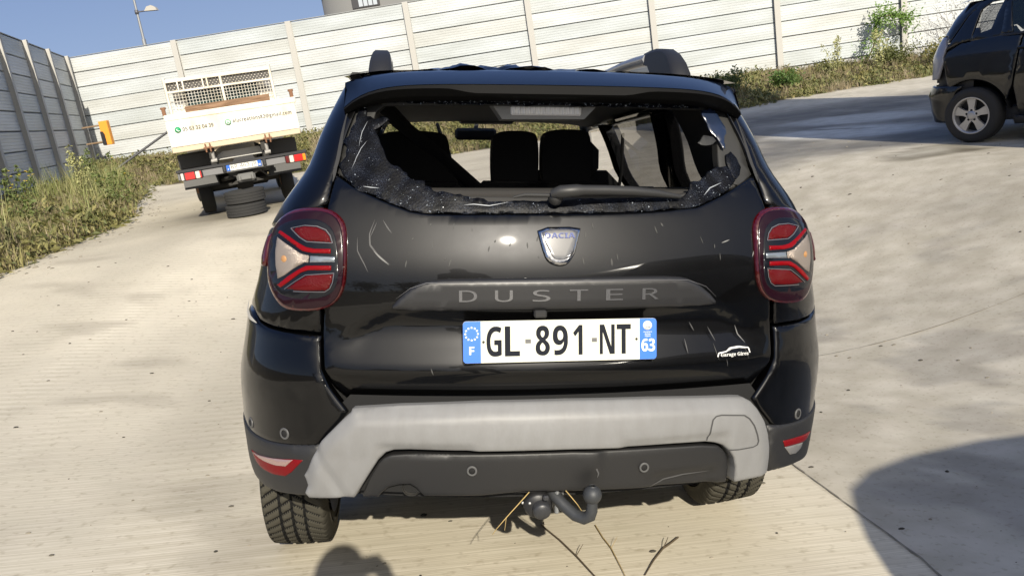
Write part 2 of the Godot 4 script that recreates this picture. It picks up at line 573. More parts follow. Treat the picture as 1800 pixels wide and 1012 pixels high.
func build_weeds():
	var leafy := mk("leafy", Color.WHITE, 0.65, 0.0, {"vertex_color_use_as_albedo": true, "backlight_enabled": true, "backlight": Color(0.35, 0.4, 0.15), "cull_mode": BaseMaterial3D.CULL_DISABLED})
	var places := []
	var low := []
	var tall := []
	var dry := []
	var np := nz(61, 0.35, 3)
	for i in 26000:
		var x := rng.randf_range(-13.5, 19.0)
		var d := rng.randf_range(7.0, 28.6)
		var v := verge(x, d) + 0.3 * n_edge.get_noise_2d(x, d)
		if v < 0.0 or d > fence_back_d(x) - 0.15 or x < fence_left_x(d) + 0.15: continue
		var k := np.get_noise_2d(x * 2.0, d * 2.0) + rng.randf_range(-0.12, 0.12)
		var P := on_ground(x, d, -0.02)
		var left_side := x < -5.0 and d < 21.0
		if left_side and v < 1.9 and k > -0.12: places.append(P)
		elif k > 0.06: low.append(P)
		elif k > -0.12:
			if left_side or rng.randf() > 0.5: places.append(P)
			else: dry.append(P)
		elif rng.randf() < 0.7: dry.append(P)
	for i in 5200:
		var d := rng.randf_range(6.5, 20.5)
		var e := lerp_tab(EDGE_LEFT, d)
		var x := e - absf(rng.randfn()) * 0.8 - 0.1
		if x < fence_left_x(d) + 0.2 or (d < 14.0 and rng.randf() < 0.35): continue
		var pick := rng.randf() + 0.5 * np.get_noise_2d(x * 3.0, d * 3.0)
		if pick < (0.14 if d > 14.5 else 0.30): low.append(on_ground(x, d, -0.02))
		elif pick < (0.42 if d > 14.5 else 0.66): dry.append(on_ground(x, d, -0.02))
		else: places.append(on_ground(x, d, -0.02))
		if rng.randf() < 0.008 + 0.2 * smoothstep(15.0, 18.5, d): tall.append(on_ground(x - 0.2, d, -0.02))
	scatter("grass", "yellow green grass growing along both verges of the yard", "grass", blade_tuft(3, 18, 0.22, 0.42, 0.006), leafy, places, 0.5, 1.35, Color(0.12, 0.13, 0.035), Color(0.34, 0.29, 0.13))
	scatter("tall_grass", "tall pale grass stalks on the left verge", "grass", blade_tuft(4, 12, 0.85, 0.3, 0.006), leafy, tall, 0.5, 1.2, Color(0.16, 0.19, 0.05), Color(0.34, 0.31, 0.15))
	scatter("ground_cover", "low green leafy weeds on the verge below the fence", "weeds", leaf_clump(5, 34, 0.26, 0.045), leafy, low, 0.7, 1.6, Color(0.08, 0.095, 0.025), Color(0.24, 0.215, 0.08))
	scatter("dry_weeds", "brown withered weeds on the verge below the fence", "weeds", blade_tuft(6, 18, 0.28, 0.5, 0.006), leafy, dry, 0.6, 1.3, Color(0.16, 0.13, 0.07), Color(0.33, 0.27, 0.17))
	# single plants that stand out
	var stem_m := mk("stem", lin(0.13, 0.12, 0.05), 0.8)
	var greens := mk("weed_leaf", lin(0.11, 0.14, 0.04), 0.6, 0.0, {"backlight_enabled": true, "backlight": Color(0.3, 0.35, 0.1)})
	var yellows := mk("flower", lin(0.75, 0.55, 0.04), 0.6)
	var pale := mk("seed_head", lin(0.36, 0.36, 0.16), 0.7, 0.0, {"backlight_enabled": true, "backlight": Color(0.3, 0.3, 0.15)})
	tall_weed(Vector2(-5.95, 8.9), 1.75, 41, "tall pale weed with a bushy head in front of the left fence's nearest post", stem_m, pale, yellows, 0)
	tall_weed(Vector2(-7.6, 13.2), 1.05, 42, "weed with small yellow flowers at the foot of the left fence", stem_m, greens, yellows, 14)
	tall_weed(Vector2(-7.0, 15.0), 1.1, 43, "slim green weed on the left verge between the fence and the grass clump", stem_m, greens, yellows, 4)
	tall_weed(Vector2(-8.6, 17.2), 1.5, 44, "tall feathery weed on the verge left of the truck", stem_m, pale, yellows, 0)
	tall_weed(Vector2(-9.3, 19.0), 1.35, 45, "feathery green weed below the orange box", stem_m, greens, yellows, 0)
	tall_weed(Vector2(10.9, 25.0), 1.2, 46, "thin brown weed against the white fence right of the smashed car", stem_m, pale, yellows, 0)
	tall_weed(Vector2(12.2, 24.9), 1.35, 47, "bushy dry weed left of the vine on the back fence", stem_m, pale, yellows, 0)
	# vine on the fence post
	var v := thing("vine", "green climbing vine arching over to the back fence's rusty post", "vine", "", on_ground(13.3, 26.2))
	var st := start()
	var path := []
	for i in 15:
		var t := i / 14.0
		path.append(Vector3(lerpf(-1.0, 0.45, t) + 0.12 * sin(t * 9.0), 1.45 * sin(minf(t * 1.9, 1.0) * PI * 0.5) - maxf(0.0, t - 0.75) * 1.0, 0.1 * sin(t * 14.0)))
	tube(st, path, [0.025], 5)
	put("stem", done(st), stem_m, v)
	st = start()
	for i in 1500:
		var t := pow(rng.randf(), 0.8) * 13.99
		var q: Vector3 = path[int(t)].lerp(path[int(t) + 1], t - int(t))
		var sp := 0.12 + 0.12 * sin(t)
		leaf(st, q + Vector3(rng.randfn(), rng.randfn(), rng.randfn()) * sp, Vector3(rng.randfn(), rng.randfn() + 0.5, 1.0 + rng.randf()).normalized(), rng.randf_range(0.03, 0.065), rng.randf() * TAU)
	tag(put("foliage", done(st), mk("vine_leaf", lin(0.10, 0.17, 0.035), 0.5, 0.0, {"backlight_enabled": true, "backlight": Color(0.35, 0.45, 0.1)}), v), "", "", "", "stuff")
	shrub(Vector2(13.9, 24.2), 0.75, 51, "low yellowing shrub behind the black hatchback's tail", lin(0.17, 0.15, 0.04))
	shrub(Vector2(12.9, 25.4), 0.6, 52, "olive green shrub below the vine", lin(0.10, 0.11, 0.035))
	shrub(Vector2(6.8, 22.6), 0.62, 53, "dark green low shrub on the verge right of the smashed car's roof", lin(0.035, 0.06, 0.02))
	shrub(Vector2(8.6, 23.0), 0.5, 54, "bright green low plant beside the dark shrub on the right verge", lin(0.06, 0.11, 0.02))
	# bare shrub in front of the fence, behind the hatchback
	var b := thing("bare_shrub", "bare grey twiggy shrub against the fence behind the black hatchback", "shrub", "", on_ground(15.0, 25.4))
	st = start()
	for i in 60:
		var a := rng.randf() * TAU
		var p := Vector3(rng.randfn() * 0.1, 0, rng.randfn() * 0.1)
		var pts := [p]
		var dir := Vector3(cos(a) * 0.55, 1.0, sin(a) * 0.4).normalized()
		for s in 6:
			p += dir * 0.34 * rng.randf_range(0.7, 1.1)
			dir = (dir + Vector3(rng.randfn(), rng.randfn() * 0.3, rng.randfn()) * 0.28).normalized()
			pts.append(p)
		tube(st, pts, [0.011, 0.009, 0.008, 0.006, 0.005, 0.004, 0.003], 3, false)
	put("branches", done(st), mk("bare_twig", lin(0.17, 0.15, 0.14), 0.9), b)
	st = start()
	for i in 260:
		leaf(st, Vector3(rng.randfn() * 0.5, 0.5 + rng.randf() * 1.3, rng.randfn() * 0.4), Vector3(rng.randfn(), rng.randfn(), rng.randfn()).normalized(), 0.035, rng.randf() * TAU)
	tag(put("dry_leaves", done(st), mk("dry_leaf", lin(0.2, 0.18, 0.16), 0.8), b), "", "", "", "stuff")

func tall_weed(at: Vector2, h: float, seed_: int, label: String, sm: Material, lm: Material, fm: Material, flowers: int):
	var r := RandomNumberGenerator.new()
	r.seed = seed_
	var o := thing("tall_weed", label, "weed", "", on_ground(at.x, at.y))
	var st := start()
	var lf := start()
	var fl := start()
	lf.set_smooth_group(-1)
	for s in 5:
		var hh := h * r.randf_range(0.65, 1.0)
		var lean := Vector3(r.randfn() * 0.10, 0, r.randfn() * 0.10) * h
		var off := Vector3(r.randfn(), 0, r.randfn()) * 0.06
		var pts := []
		for i in 7:
			var t := i / 6.0
			pts.append(off + Vector3.UP * hh * t + lean * t * t)
		tube(st, pts, [0.008, 0.007, 0.006, 0.005, 0.004, 0.003, 0.002], 4, false)
		for i in 90:
			var t := 1.0 - pow(r.randf(), 1.3) * 0.85
			var q := off + Vector3.UP * hh * t + lean * t * t
			var sp := 0.10 * h * (0.25 + sin(t * PI) * 0.8)
			leaf(lf, q + Vector3(r.randfn(), r.randfn() * 0.6, r.randfn()) * sp * 0.6, Vector3(r.randfn(), r.randfn() + 0.4, r.randfn()).normalized(), r.randf_range(0.018, 0.05), r.randf() * TAU)
		for i in flowers / 5 + (1 if flowers > s else 0):
			var q := off + Vector3.UP * hh * r.randf_range(0.75, 1.05) + lean + Vector3(r.randfn(), 0, r.randfn()) * 0.10
			lathe(fl, [Vector2(0.0, 0.012), Vector2(0.03, 0.008), Vector2(0.0, 0.0)], 6, Transform3D(Basis.IDENTITY, q))
	tag(put("stem", done(st), sm, o), "", "", "", "stuff")
	tag(put("foliage", done(lf), lm, o), "", "", "", "stuff")
	if flowers > 0: tag(put("flowers", done(fl), fm, o), "", "", "", "stuff")

func shrub(at: Vector2, size: float, seed_: int, label: String, c: Color):
	var r := RandomNumberGenerator.new()
	r.seed = seed_
	var o := thing("shrub", label, "shrub", "", on_ground(at.x, at.y))
	var st := start()
	var lf := start()
	lf.set_smooth_group(-1)
	for s in 26:
		var a := r.randf() * TAU
		var tip := Vector3(cos(a) * r.randf_range(0.3, 1.1), r.randf_range(0.5, 1.0), sin(a) * r.randf_range(0.3, 1.0)) * size
		tube(st, [Vector3.ZERO, tip * 0.5 + Vector3(0, 0.08, 0), tip], [0.012, 0.008, 0.003], 4, false)
		for i in 60:
			var q := tip * r.randf_range(0.35, 1.1) + Vector3(r.randfn(), r.randfn(), r.randfn()) * size * 0.13
			if q.y < 0.02: continue
			leaf(lf, q, Vector3(r.randfn(), r.randfn() + 0.5, r.randfn()).normalized(), r.randf_range(0.025, 0.06), r.randf() * TAU)
	put("stem", done(st), mats["stem"], o)
	tag(put("foliage", done(lf), mk("shrub_%d" % seed_, c, 0.6, 0.0, {"backlight_enabled": true, "backlight": Color(0.3, 0.35, 0.1)}), o), "", "", "", "stuff")

# ------------------------------------------------------------------ noise barrier fences
func ribbed_board(length: float, h: float) -> ArrayMesh:
	var prof := [Vector2(-0.05, 0.0), Vector2(0.03, 0.0), Vector2(0.05, 0.014)]
	for i in 5:
		var y := h * (0.10 + 0.17 * i)
		prof.append_array([Vector2(0.05, y), Vector2(0.045, y + 0.006), Vector2(0.045, y + 0.024), Vector2(0.05, y + 0.03)])
	prof.append_array([Vector2(0.05, h - 0.014), Vector2(0.03, h), Vector2(-0.05, h)])
	var st := start()
	st.set_smooth_group(-1)
	for k in prof.size() - 1:
		var p: Vector2 = prof[k]
		var q: Vector2 = prof[k + 1]
		var out := Vector3(0, -(q.x - p.x), q.y - p.y)
		quad(st, Vector3(-length / 2, p.y, p.x), Vector3(length / 2, p.y, p.x), Vector3(length / 2, q.y, q.x), Vector3(-length / 2, q.y, q.x), out, Vector2(0, p.y), Vector2(length, p.y), Vector2(length, q.y), Vector2(0, q.y))
	return done(st).commit()

func fence(called: String, label: String, a: Vector2, b: Vector2, bays: int, top: float, rows: int, tones: Array, post_m: Material, seed_: int):
	var r := RandomNumberGenerator.new()
	r.seed = seed_
	var step := (b - a) / bays
	var ang := atan2(step.y, step.x)
	var o := thing(called, label, "fence", "", Vector3(a.x, LIFT, -a.y), ang)
	var L := step.length()
	var pitch := 0.49
	var mesh := ribbed_board(L - 0.17, pitch - 0.022)
	var pm := start()
	box(pm, Vector3(0, -2.6, 0.0), Vector3(0.19, 5.2, 0.05), 0.006)
	box(pm, Vector3(0, -2.6, 0.09), Vector3(0.06, 5.2, 0.13), 0.006)
	box(pm, Vector3(0, -2.6, 0.165), Vector3(0.19, 5.2, 0.022), 0.006)
	var post_mesh := done(pm).commit()
	var bm := start()
	box(bm, Vector3(0, -2.45, 0), Vector3(L - 0.2, 4.9, 0.06))
	var back_mesh := done(bm).commit()
	var pl := start()
	box(pl, Vector3(0, 0, 0), Vector3(L - 0.17, 0.8, 0.12), 0.01)
	var plinth := done(pl).commit()
	for k in bays + 1:
		var p := show_mesh("post", post_mesh, post_m, o)
		p.position = Vector3(L * k, top + 0.02, 0.0)
	for k in bays:
		var x := L * (k + 0.5)
		show_mesh("backing", back_mesh, mk("fence_gap", lin(0.10, 0.10, 0.095), 0.9), o).position = Vector3(x, top - 0.02, -0.04)
		for j in rows:
			var board := show_mesh("panel", mesh, tones[r.randi() % tones.size()], o)
			board.position = Vector3(x + r.randf_range(-0.004, 0.004), top - pitch * (j + 1) + r.randf_range(-0.003, 0.003), r.randf_range(-0.004, 0.004))
			board.rotation.z = r.randf_range(-0.0012, 0.0012)
		show_mesh("plinth", plinth, mk("plinth", lin(0.42, 0.42, 0.41), 0.9), o).position = Vector3(x, top - pitch * rows - 0.43, 0.02)
	# a thin cap along the top
	var cap := start()
	box(cap, Vector3(L * bays * 0.5, top + 0.012, 0.0), Vector3(L * bays, 0.025, 0.12), 0.004)
	put("cap_rail", done(cap), mk("fence_cap", lin(0.30, 0.31, 0.31), 0.6, 0.3), o)

func build_fences():
	var tones := []
	var shades := [lin(0.555, 0.59, 0.61), lin(0.59, 0.615, 0.63), lin(0.525, 0.565, 0.585), lin(0.57, 0.59, 0.59)]
	for i in 4:
		var m := mk("fence_white_%d" % i, shades[i], 0.5, 0.0, {"uv1_triplanar": true, "uv1_world_triplanar": true, "uv1_scale": Vector3(0.05, 0.22, 0.05), "uv1_offset": Vector3(i * 0.37, i * 0.11, 0)})
		m.albedo_texture = noise_tex("fence_dirt", 71, 0.014, Color(0.86, 0.855, 0.835), Color(1, 1, 1), FastNoiseLite.TYPE_SIMPLEX_SMOOTH, 5, 512)
		tones.append(m)
	var post_m := mk("fence_post", lin(0.44, 0.43, 0.40), 0.75)
	var d := Vector2(3.98767, -0.31384)
	var A := Vector2(-14.02, 28.94)
	fence("back_fence", "long white noise barrier of ribbed boards across the back of the yard", A, A + d * 9.0, 9, 3.13, 8, tones, post_m, 81)
	var c := Vector2(-13.86, 28.55)
	var u := Vector2(0.2771, -0.9609)
	fence("left_fence", "shaded noise barrier running from the left foreground back to the corner", c + u * (2.72 * 9 - 0.12), c - u * 0.12, 9, 3.17, 8, tones, post_m, 82)

func build_far_things():
	# grey building showing over the fence
	var o := thing("grey_building", "dark grey building with a small window strip showing over the back fence", "building", "", Vector3(-10.2, LIFT - 1.5, -60.0))
	var wall_m := mk("grey_render", lin(0.17, 0.17, 0.165), 0.85)
	var st := start()
	st.set_smooth_group(0)
	var outline := []
	for i in 9:
		var a := PI + (PI * 0.5) * i / 8.0
		outline.append(Vector2(3.0 + 3.0 * cos(a), -2.5 - 2.5 * sin(a)))
	var ring := []
	for i in 9: ring.append(Vector2(2.6 - 2.6 * cos(i * PI / 16.0), 2.2 * sin(i * PI / 16.0)))
	ring.append(Vector2(20, 2.2))
	ring.append(Vector2(20, -9))
	ring.append(Vector2(0, -9))
	for i in ring.size():
		var p: Vector2 = ring[i]
		var q: Vector2 = ring[(i + 1) % ring.size()]
		var mid := (p + q) * 0.5 - Vector2(10, -3)
		quad(st, Vector3(p.x, 0, p.y), Vector3(q.x, 0, q.y), Vector3(q.x, 10.1, q.y), Vector3(p.x, 10.1, p.y), Vector3(mid.x, 0, mid.y))
		tri(st, Vector3(10, 10.1, -3), Vector3(p.x, 10.1, p.y), Vector3(q.x, 10.1, q.y), Vector3.UP)
	put("wall", done(st), wall_m, o)
	st = start()
	st.set_smooth_group(-1)
	for i in ring.size():
		var p: Vector2 = ring[i]
		var q: Vector2 = ring[(i + 1) % ring.size()]
		var cc := Vector2(10, -3)
		var p2 := p + (p - cc).normalized() * 0.15
		var q2 := q + (q - cc).normalized() * 0.15
		quad(st, Vector3(p2.x, 9.4, p2.y), Vector3(q2.x, 9.4, q2.y), Vector3(q2.x, 9.75, q2.y), Vector3(p2.x, 9.75, p2.y), Vector3((p + q).x * 0.5 - 10, 0, (p + q).y * 0.5 + 3))
		quad(st, Vector3(p2.x, 9.4, p2.y), Vector3(q2.x, 9.4, q2.y), Vector3(q.x, 9.4, q.y), Vector3(p.x, 9.4, p.y), Vector3.DOWN)
	put("cornice", done(st), mk("cornice", lin(0.08, 0.08, 0.08), 0.7), o)
	var w := holder("window", o)
	st = start()
	box(st, Vector3(3.3, 8.45, 2.22), Vector3(1.9, 0.75, 0.08), 0.01)
	put("frame", done(st), mk("dark_frame", lin(0.03, 0.03, 0.035), 0.5), w)
	for i in 4:
		st = start()
		box(st, Vector3(2.95 + 0.33 * i, 8.45, 2.27), Vector3(0.27, 0.6, 0.03), 0.004)
		put("pane", done(st), mk("pale_pane", lin(0.42, 0.46, 0.5), 0.15), w)
	# street lamp
	o = thing("street_lamp", "grey street lamp with a flat head rising behind the back fence", "street lamp", "", Vector3(-17.37, LIFT - 1.5, -45.0))
	var metal := mk("lamp_metal", lin(0.30, 0.31, 0.32), 0.5, 0.4)
	st = start()
	tube(st, [Vector3(0, 0, 0), Vector3(0, 6.75, 0)], [0.11, 0.10], 12)
	tube(st, [Vector3(0, 6.7, 0), Vector3(0.03, 11.0, 0)], [0.07, 0.05], 10)
	put("pole", done(st), metal, o)
	st = start()
	tube(st, [Vector3(0, 8.12, 0), Vector3(0.55, 8.12, 0)], [0.035], 8)
	lathe(st, [Vector2(0.0, 8.02), Vector2(0.10, 8.02), Vector2(0.10, 8.22), Vector2(0.0, 8.22)], 10)
	put("arm", done(st), mk("lamp_arm", lin(0.12, 0.12, 0.13), 0.5, 0.4), o)
	st = start()
	prism(st, pv([0.45, 8.1, 1.12, 8.06, 1.05, 8.22, 0.85, 8.34, 0.62, 8.3]), -0.16, 0.16)
	put("lamp_head", done(st), mk("lamp_head", lin(0.42, 0.40, 0.36), 0.5), o)
	# orange box on two arms at the corner
	o = thing("orange_box", "orange and black box held out on two arms beside the fence corner", "box", "", Vector3(-12.13, LIFT, -26.5))
	st = start()
	box(st, Vector3(0.0, 0.46, 0), Vector3(0.27, 0.76, 0.2), 0.012)
	put("case", done(st), mk("orange_paint", lin(0.80, 0.32, 0.035), 0.55), o)
	st = start()
	prism(st, pv([-0.137, 0.10, -0.02, 0.10, -0.02, 0.42, -0.06, 0.52, -0.137, 0.52]), 0.1, 0.135)
	put("black_panel", done(st), mk("black_plastic", lin(0.02, 0.02, 0.022), 0.5), o)
	for y in [0.72, 0.2]:
		st = start()
		box(st, Vector3(-0.42, y, -0.02), Vector3(0.62, 0.05, 0.05), 0.005)
		put("arm", done(st), mk("rusty_arm", lin(0.22, 0.15, 0.09), 0.8), o)
	# dark pole leaning in the corner
	o = thing("leaning_pole", "long dark pole leaning low between the grass clump and the truck", "pole", "", Vector3.ZERO)
	st = start()
	tube(st, [on_ground(-11.6, 24.2, 0.05), Vector3(-9.2, LIFT + 0.35, -24.8)], [0.035], 8)
	put("shaft", done(st), mk("dark_pole", lin(0.08, 0.08, 0.085), 0.6), o)

# ------------------------------------------------------------------ tipper truck
func build_truck():
	var o := thing("tipper_truck", "white tipper truck seen from behind, phone number and e-mail on its tailgate", "truck", "", Vector3(-3.55, LIFT - 1.2, -11.6), deg_to_rad(18.0))
	var cream := mk("truck_white", lin(0.80, 0.785, 0.735), 0.5)
	cream.albedo_texture = noise_tex("truck_dirt", 91, 0.01, Color(0.88, 0.85, 0.78), Color(1, 1, 1), FastNoiseLite.TYPE_SIMPLEX_SMOOTH, 5, 256)
	cream.uv1_triplanar = true
	cream.uv1_scale = Vector3(0.8, 0.8, 0.8)
	var tan := mk("truck_lip", lin(0.55, 0.46, 0.33), 0.7)
	var dark := mk("chassis", lin(0.035, 0.033, 0.03), 0.8)
	var grey := mk("bumper_grey", lin(0.16, 0.16, 0.165), 0.55)
	var rust := mk("rust", lin(0.20, 0.10, 0.055), 0.85)
	var steel := mk("worn_steel", lin(0.30, 0.29, 0.27), 0.6, 0.3)
	# tailgate
	var tg := holder("tailgate", o)
	var st := start()
	box(st, Vector3(0.02, 1.24, 0.0), Vector3(1.76, 0.36, 0.045), 0.006)
	put("panel", done(st), cream, tg)
	st = start()
	box(st, Vector3(0.03, 1.462, -0.005), Vector3(1.79, 0.085, 0.07), 0.012)
	put("top_rim", done(st), cream, tg)
	st = start()
	box(st, Vector3(0.02, 1.02, -0.01), Vector3(1.76, 0.075, 0.05), 0.01)
	put("bottom_lip", done(st), tan, tg)
	for s in [-1.0, 1.0]:
		st = start()
		box(st, Vector3(s * 0.865 + 0.02, 1.555, -0.02), Vector3(0.05, 0.12, 0.05), 0.008)
		box(st, Vector3(s * 0.865 + 0.02, 1.60, -0.04), Vector3(0.075, 0.03, 0.06), 0.006)
		put("catch", done(st), rust, tg)
	for x in [-0.39, 0.43]:
		st = start()
		box(st, Vector3(x - 0.03, 0.99, 0.03), Vector3(0.02, 0.12, 0.05), 0.004)
		box(st, Vector3(x + 0.03, 0.99, 0.03), Vector3(0.02, 0.12, 0.05), 0.004)
		tube(st, [Vector3(x - 0.06, 0.99, 0.04), Vector3(x + 0.06, 0.99, 0.04)], [0.014], 8)
		put("hinge", done(st), rust, tg)
	var ink := mk("grey_ink", lin(0.05, 0.055, 0.055), 0.6)
	var green := mk("green_print", lin(0.02, 0.30, 0.12), 0.5)
	letters(tg, "05 63 32 04 39", Vector3(-0.455, 1.288, 0.0245), 0.41, 0.054, 0.002, ink, "Droid Sans", true)
	letters(tg, "alucreations82@gmail.com", Vector3(0.42, 1.293, 0.0245), 0.82, 0.072, 0.002, ink, "Droid Sans", true)
	for k in 2:
		var x: float = [-0.722, -0.052][k]
		st = start()
		lathe(st, [Vector2(0, 0.0), Vector2(0.042, 0.0), Vector2(0.042, 0.003), Vector2(0, 0.003)], 24, Transform3D(Basis(Vector3.RIGHT, PI / 2), Vector3(x, 1.289, 0.0225)))
		put("emblem", done(st), green, tg)
		var white := mk("white_print", lin(0.8, 0.8, 0.78), 0.5)
		if k == 0:
			st = start()
			tube(st, [Vector3(x - 0.018, 1.303, 0.027), Vector3(x - 0.012, 1.283, 0.027), Vector3(x + 0.004, 1.271, 0.027), Vector3(x + 0.02, 1.272, 0.027)], [0.008, 0.005, 0.005, 0.008], 6)
			put("emblem_mark", done(st), white, tg)
		else:
			st = start()
			lathe(st, [Vector2(0, 0.003), Vector2(0.031, 0.003), Vector2(0.031, 0.004), Vector2(0, 0.004)], 24, Transform3D(Basis(Vector3.RIGHT, PI / 2), Vector3(x, 1.289, 0.0225)))
			put("emblem_mark", done(st), white, tg)
			letters(tg, "A", Vector3(x, 1.289, 0.0275), 0.036, 0.038, 0.002, green, "Droid Sans", true)
	# bed
	for s in [-1.0, 1.0]:
		st = start()
		box(st, Vector3(s * 0.865 + 0.02, 1.28, -1.2), Vector3(0.035, 0.42, 2.3), 0.006)
		put("side_board", done(st), cream, o)
	st = start()
	box(st, Vector3(0.02, 1.02, -1.22), Vector3(1.72, 0.06, 2.36), 0.006)
	put("bed_floor", done(st), tan, o)
	st = start()
	box(st, Vector3(0.02, 1.32, -2.38), Vector3(1.74, 0.56, 0.05), 0.006)
	put("headboard", done(st), cream, o)
	# headboard rack with mesh
	var rack := holder("rack", o)
	for x in [-0.855, 0.015, 0.82]:
		st = start()
		tube(st, [Vector3(x, 1.5, -2.33), Vector3(x, 2.14 if absf(x) > 0.1 else 2.08, -2.33)], [0.024], 8)
		put("upright", done(st), cream, rack)
	for y in [2.085, 1.91]:
		st = start()
		box(st, Vector3(-0.015, y, -2.33), Vector3(1.69, 0.055 if y > 2.0 else 0.035, 0.035), 0.006)
		put("bar", done(st), cream, rack)
	for x in [-0.66, -0.58, -0.27, -0.20]:
		st = start()
		box(st, Vector3(x, 1.99, -2.3), Vector3(0.025, 0.19, 0.02), 0.004)
		put("bracket", done(st), cream, rack)
	st = start()
	for i in 34: box(st, Vector3(-0.83 + i * 0.05, 1.75, -2.345), Vector3(0.006, 0.30, 0.005))
	for i in 7: box(st, Vector3(-0.015, 1.61 + i * 0.048, -2.345), Vector3(1.66, 0.005, 0.005))
	tag(put("wire_mesh", done(st), cream, rack), "", "", "", "stuff")
	st = start()
	box(st, Vector3(-0.015, 1.995, -2.36), Vector3(1.66, 0.15, 0.01), 0.002)
	put("perforated_strip", done(st), mk("perforated", lin(0.09, 0.085, 0.08), 0.9), rack)
	st = start()
	for j in 4:
		for i in 30: box(st, Vector3(-0.8 + i * 0.055 + (0.027 if j % 2 == 1 else 0.0), 1.945 + j * 0.033, -2.352), Vector3(0.013, 0.011, 0.004), 0.0)
	tag(put("holes", done(st), cream, rack), "", "", "", "stuff")
	# cab
	var cab := holder("cab", o)
	st = start()
	prism(st, pv([-2.62, 0.55, -2.62, 1.95, -2.72, 2.12, -3.5, 2.14, -3.95, 1.45, -4.5, 1.15, -4.6, 0.55]), -0.80, 0.80, Transform3D(Basis(Vector3(0, 0, 1), Vector3(0, 1, 0), Vector3(1, 0, 0)), Vector3(0.02, 0, 0)))
	put("shell", done(st), cream, cab)
	var w := holder("rear_window", cab)
	st = start()
	box(st, Vector3(0.0, 1.73, -2.612), Vector3(1.20, 0.34, 0.02), 0.008)
	put("frame", done(st), mk("black_rubber", lin(0.02, 0.02, 0.02), 0.7), w)
	st = start()
	box(st, Vector3(0.0, 1.73, -2.6), Vector3(1.12, 0.29, 0.012), 0.003)
	put("pane", done(st), mk("cab_glass", lin(0.05, 0.085, 0.08), 0.08), w)
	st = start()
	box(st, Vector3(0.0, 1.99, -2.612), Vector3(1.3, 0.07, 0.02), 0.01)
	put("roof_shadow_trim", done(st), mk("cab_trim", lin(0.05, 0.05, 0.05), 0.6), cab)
	for s in [-1.0, 1.0]:
		st = start()
		box(st, Vector3(s * 0.68, 1.80, -2.612), Vector3(0.17, 0.04, 0.02), 0.008)
		put("vent", done(st), mk("cab_trim", lin(0.05, 0.05, 0.05), 0.6), cab)
	# chassis
	var ch := holder("chassis", o)
	for s in [-1.0, 1.0]:
		st = start()
		box(st, Vector3(s * 0.36, 0.72, -1.8), Vector3(0.08, 0.16, 3.6), 0.008)
		box(st, Vector3(s * 0.36, 0.90, -1.2), Vector3(0.09, 0.14, 2.3), 0.008)
		put("rail", done(st), dark, ch)
	st = start()
	prism(st, pv([-0.42, 0.79, 0.36, 0.79, 0.30, 0.90, -0.22, 0.90]), -0.32, -0.28)
	put("rear_panel", done(st), mk("light_grey", lin(0.50, 0.49, 0.46), 0.7), ch)
	for s in [-1.0, 1.0]:
		st = start()
		prism(st, pv([s * 0.36, 0.99, s * 0.20, 0.99, s * 0.36, 0.90]), -0.10, -0.06)
		put("gusset", done(st), tan, ch)
		st = start()
		tube(st, [Vector3(s * 0.33 + 0.02, 0.80, 0.0), Vector3(s * 0.41 + 0.02, 0.80, 0.0)], [0.035, 0.03], 10)
		tube(st, [Vector3(s * 0.37 + 0.02, 0.92, -0.02), Vector3(s * 0.37 + 0.02, 0.78, -0.02)], [0.025], 8)
		put("pivot", done(st), steel, ch)
	st = start()
	tube(st, [Vector3(-0.7, 0.39, -0.95), Vector3(0.7, 0.39, -0.95)], [0.05], 10)
	lathe(st, [Vector2(0, -0.13), Vector2(0.10, -0.12), Vector2(0.15, 0.0), Vector2(0.10, 0.12), Vector2(0, 0.13)], 14, Transform3D(Basis(Vector3.BACK, PI / 2), Vector3(0, 0.39, -0.95)))
	put("axle", done(st), dark, ch)
	st = start()
	box(st, Vector3(-0.1, 0.46, -1.45), Vector3(0.95, 0.34, 0.4), 0.03)
	put("fuel_tank", done(st), dark, ch)
	st = start()
	lathe(st, [Vector2(0.14, -0.08), Vector2(0.3, -0.09), Vector2(0.33, 0.0), Vector2(0.3, 0.09), Vector2(0.14, 0.08)], 24, Transform3D(Basis.IDENTITY, Vector3(0.1, 0.62, -0.5)))
	put("spare_wheel", done(st), dark, ch)
	for s in [-1.0, 1.0]:
		st = start()
		lathe(st, [Vector2(0, -0.09), Vector2(0.15, -0.09), Vector2(0.16, 0.0), Vector2(0.14, 0.02), Vector2(0.07, 0.03), Vector2(0.06, 0.09), Vector2(0, 0.09)], 20, Transform3D(Basis(Vector3.BACK, -s * PI / 2), Vector3(s * 0.62, 0.39, -0.95)))
		put("hub", done(st), rust, ch)
		var rw := holder("rear_wheel", o)
		rw.position = Vector3(s * 0.60 + 0.02, 0.335, -1.0)
		st = start()
		lathe(st, [Vector2(0.17, -0.08), Vector2(0.27, -0.095), Vector2(0.325, -0.08), Vector2(0.335, 0.0), Vector2(0.325, 0.08), Vector2(0.27, 0.095), Vector2(0.17, 0.08), Vector2(0, 0.04)], 28, Transform3D(Basis(Vector3.BACK, PI / 2), Vector3.ZERO))
		put("tyre", done(st), mk("old_tyre", lin(0.012, 0.012, 0.012), 0.85), rw)
		st = start()
		for i in 5: box(st, Vector3(s * 0.50, 0.60 + 0.025 * absf(i - 2), -0.95 + (i - 2) * 0.22), Vector3(0.07, 0.03, 0.24), 0.005)
		put("leaf_spring", done(st), dark, ch)
	st = start()
	tube(st, [Vector3(-0.15, 0.52, -0.2), Vector3(-0.3, 0.48, -0.7), Vector3(-0.3, 0.5, -2.2)], [0.03], 8)
	tube(st, [Vector3(0.2, 0.60, -0.1), Vector3(0.34, 0.45, -0.3), Vector3(0.5, 0.42, -0.7)], [0.012], 6)
	put("pipe", done(st), dark, ch)
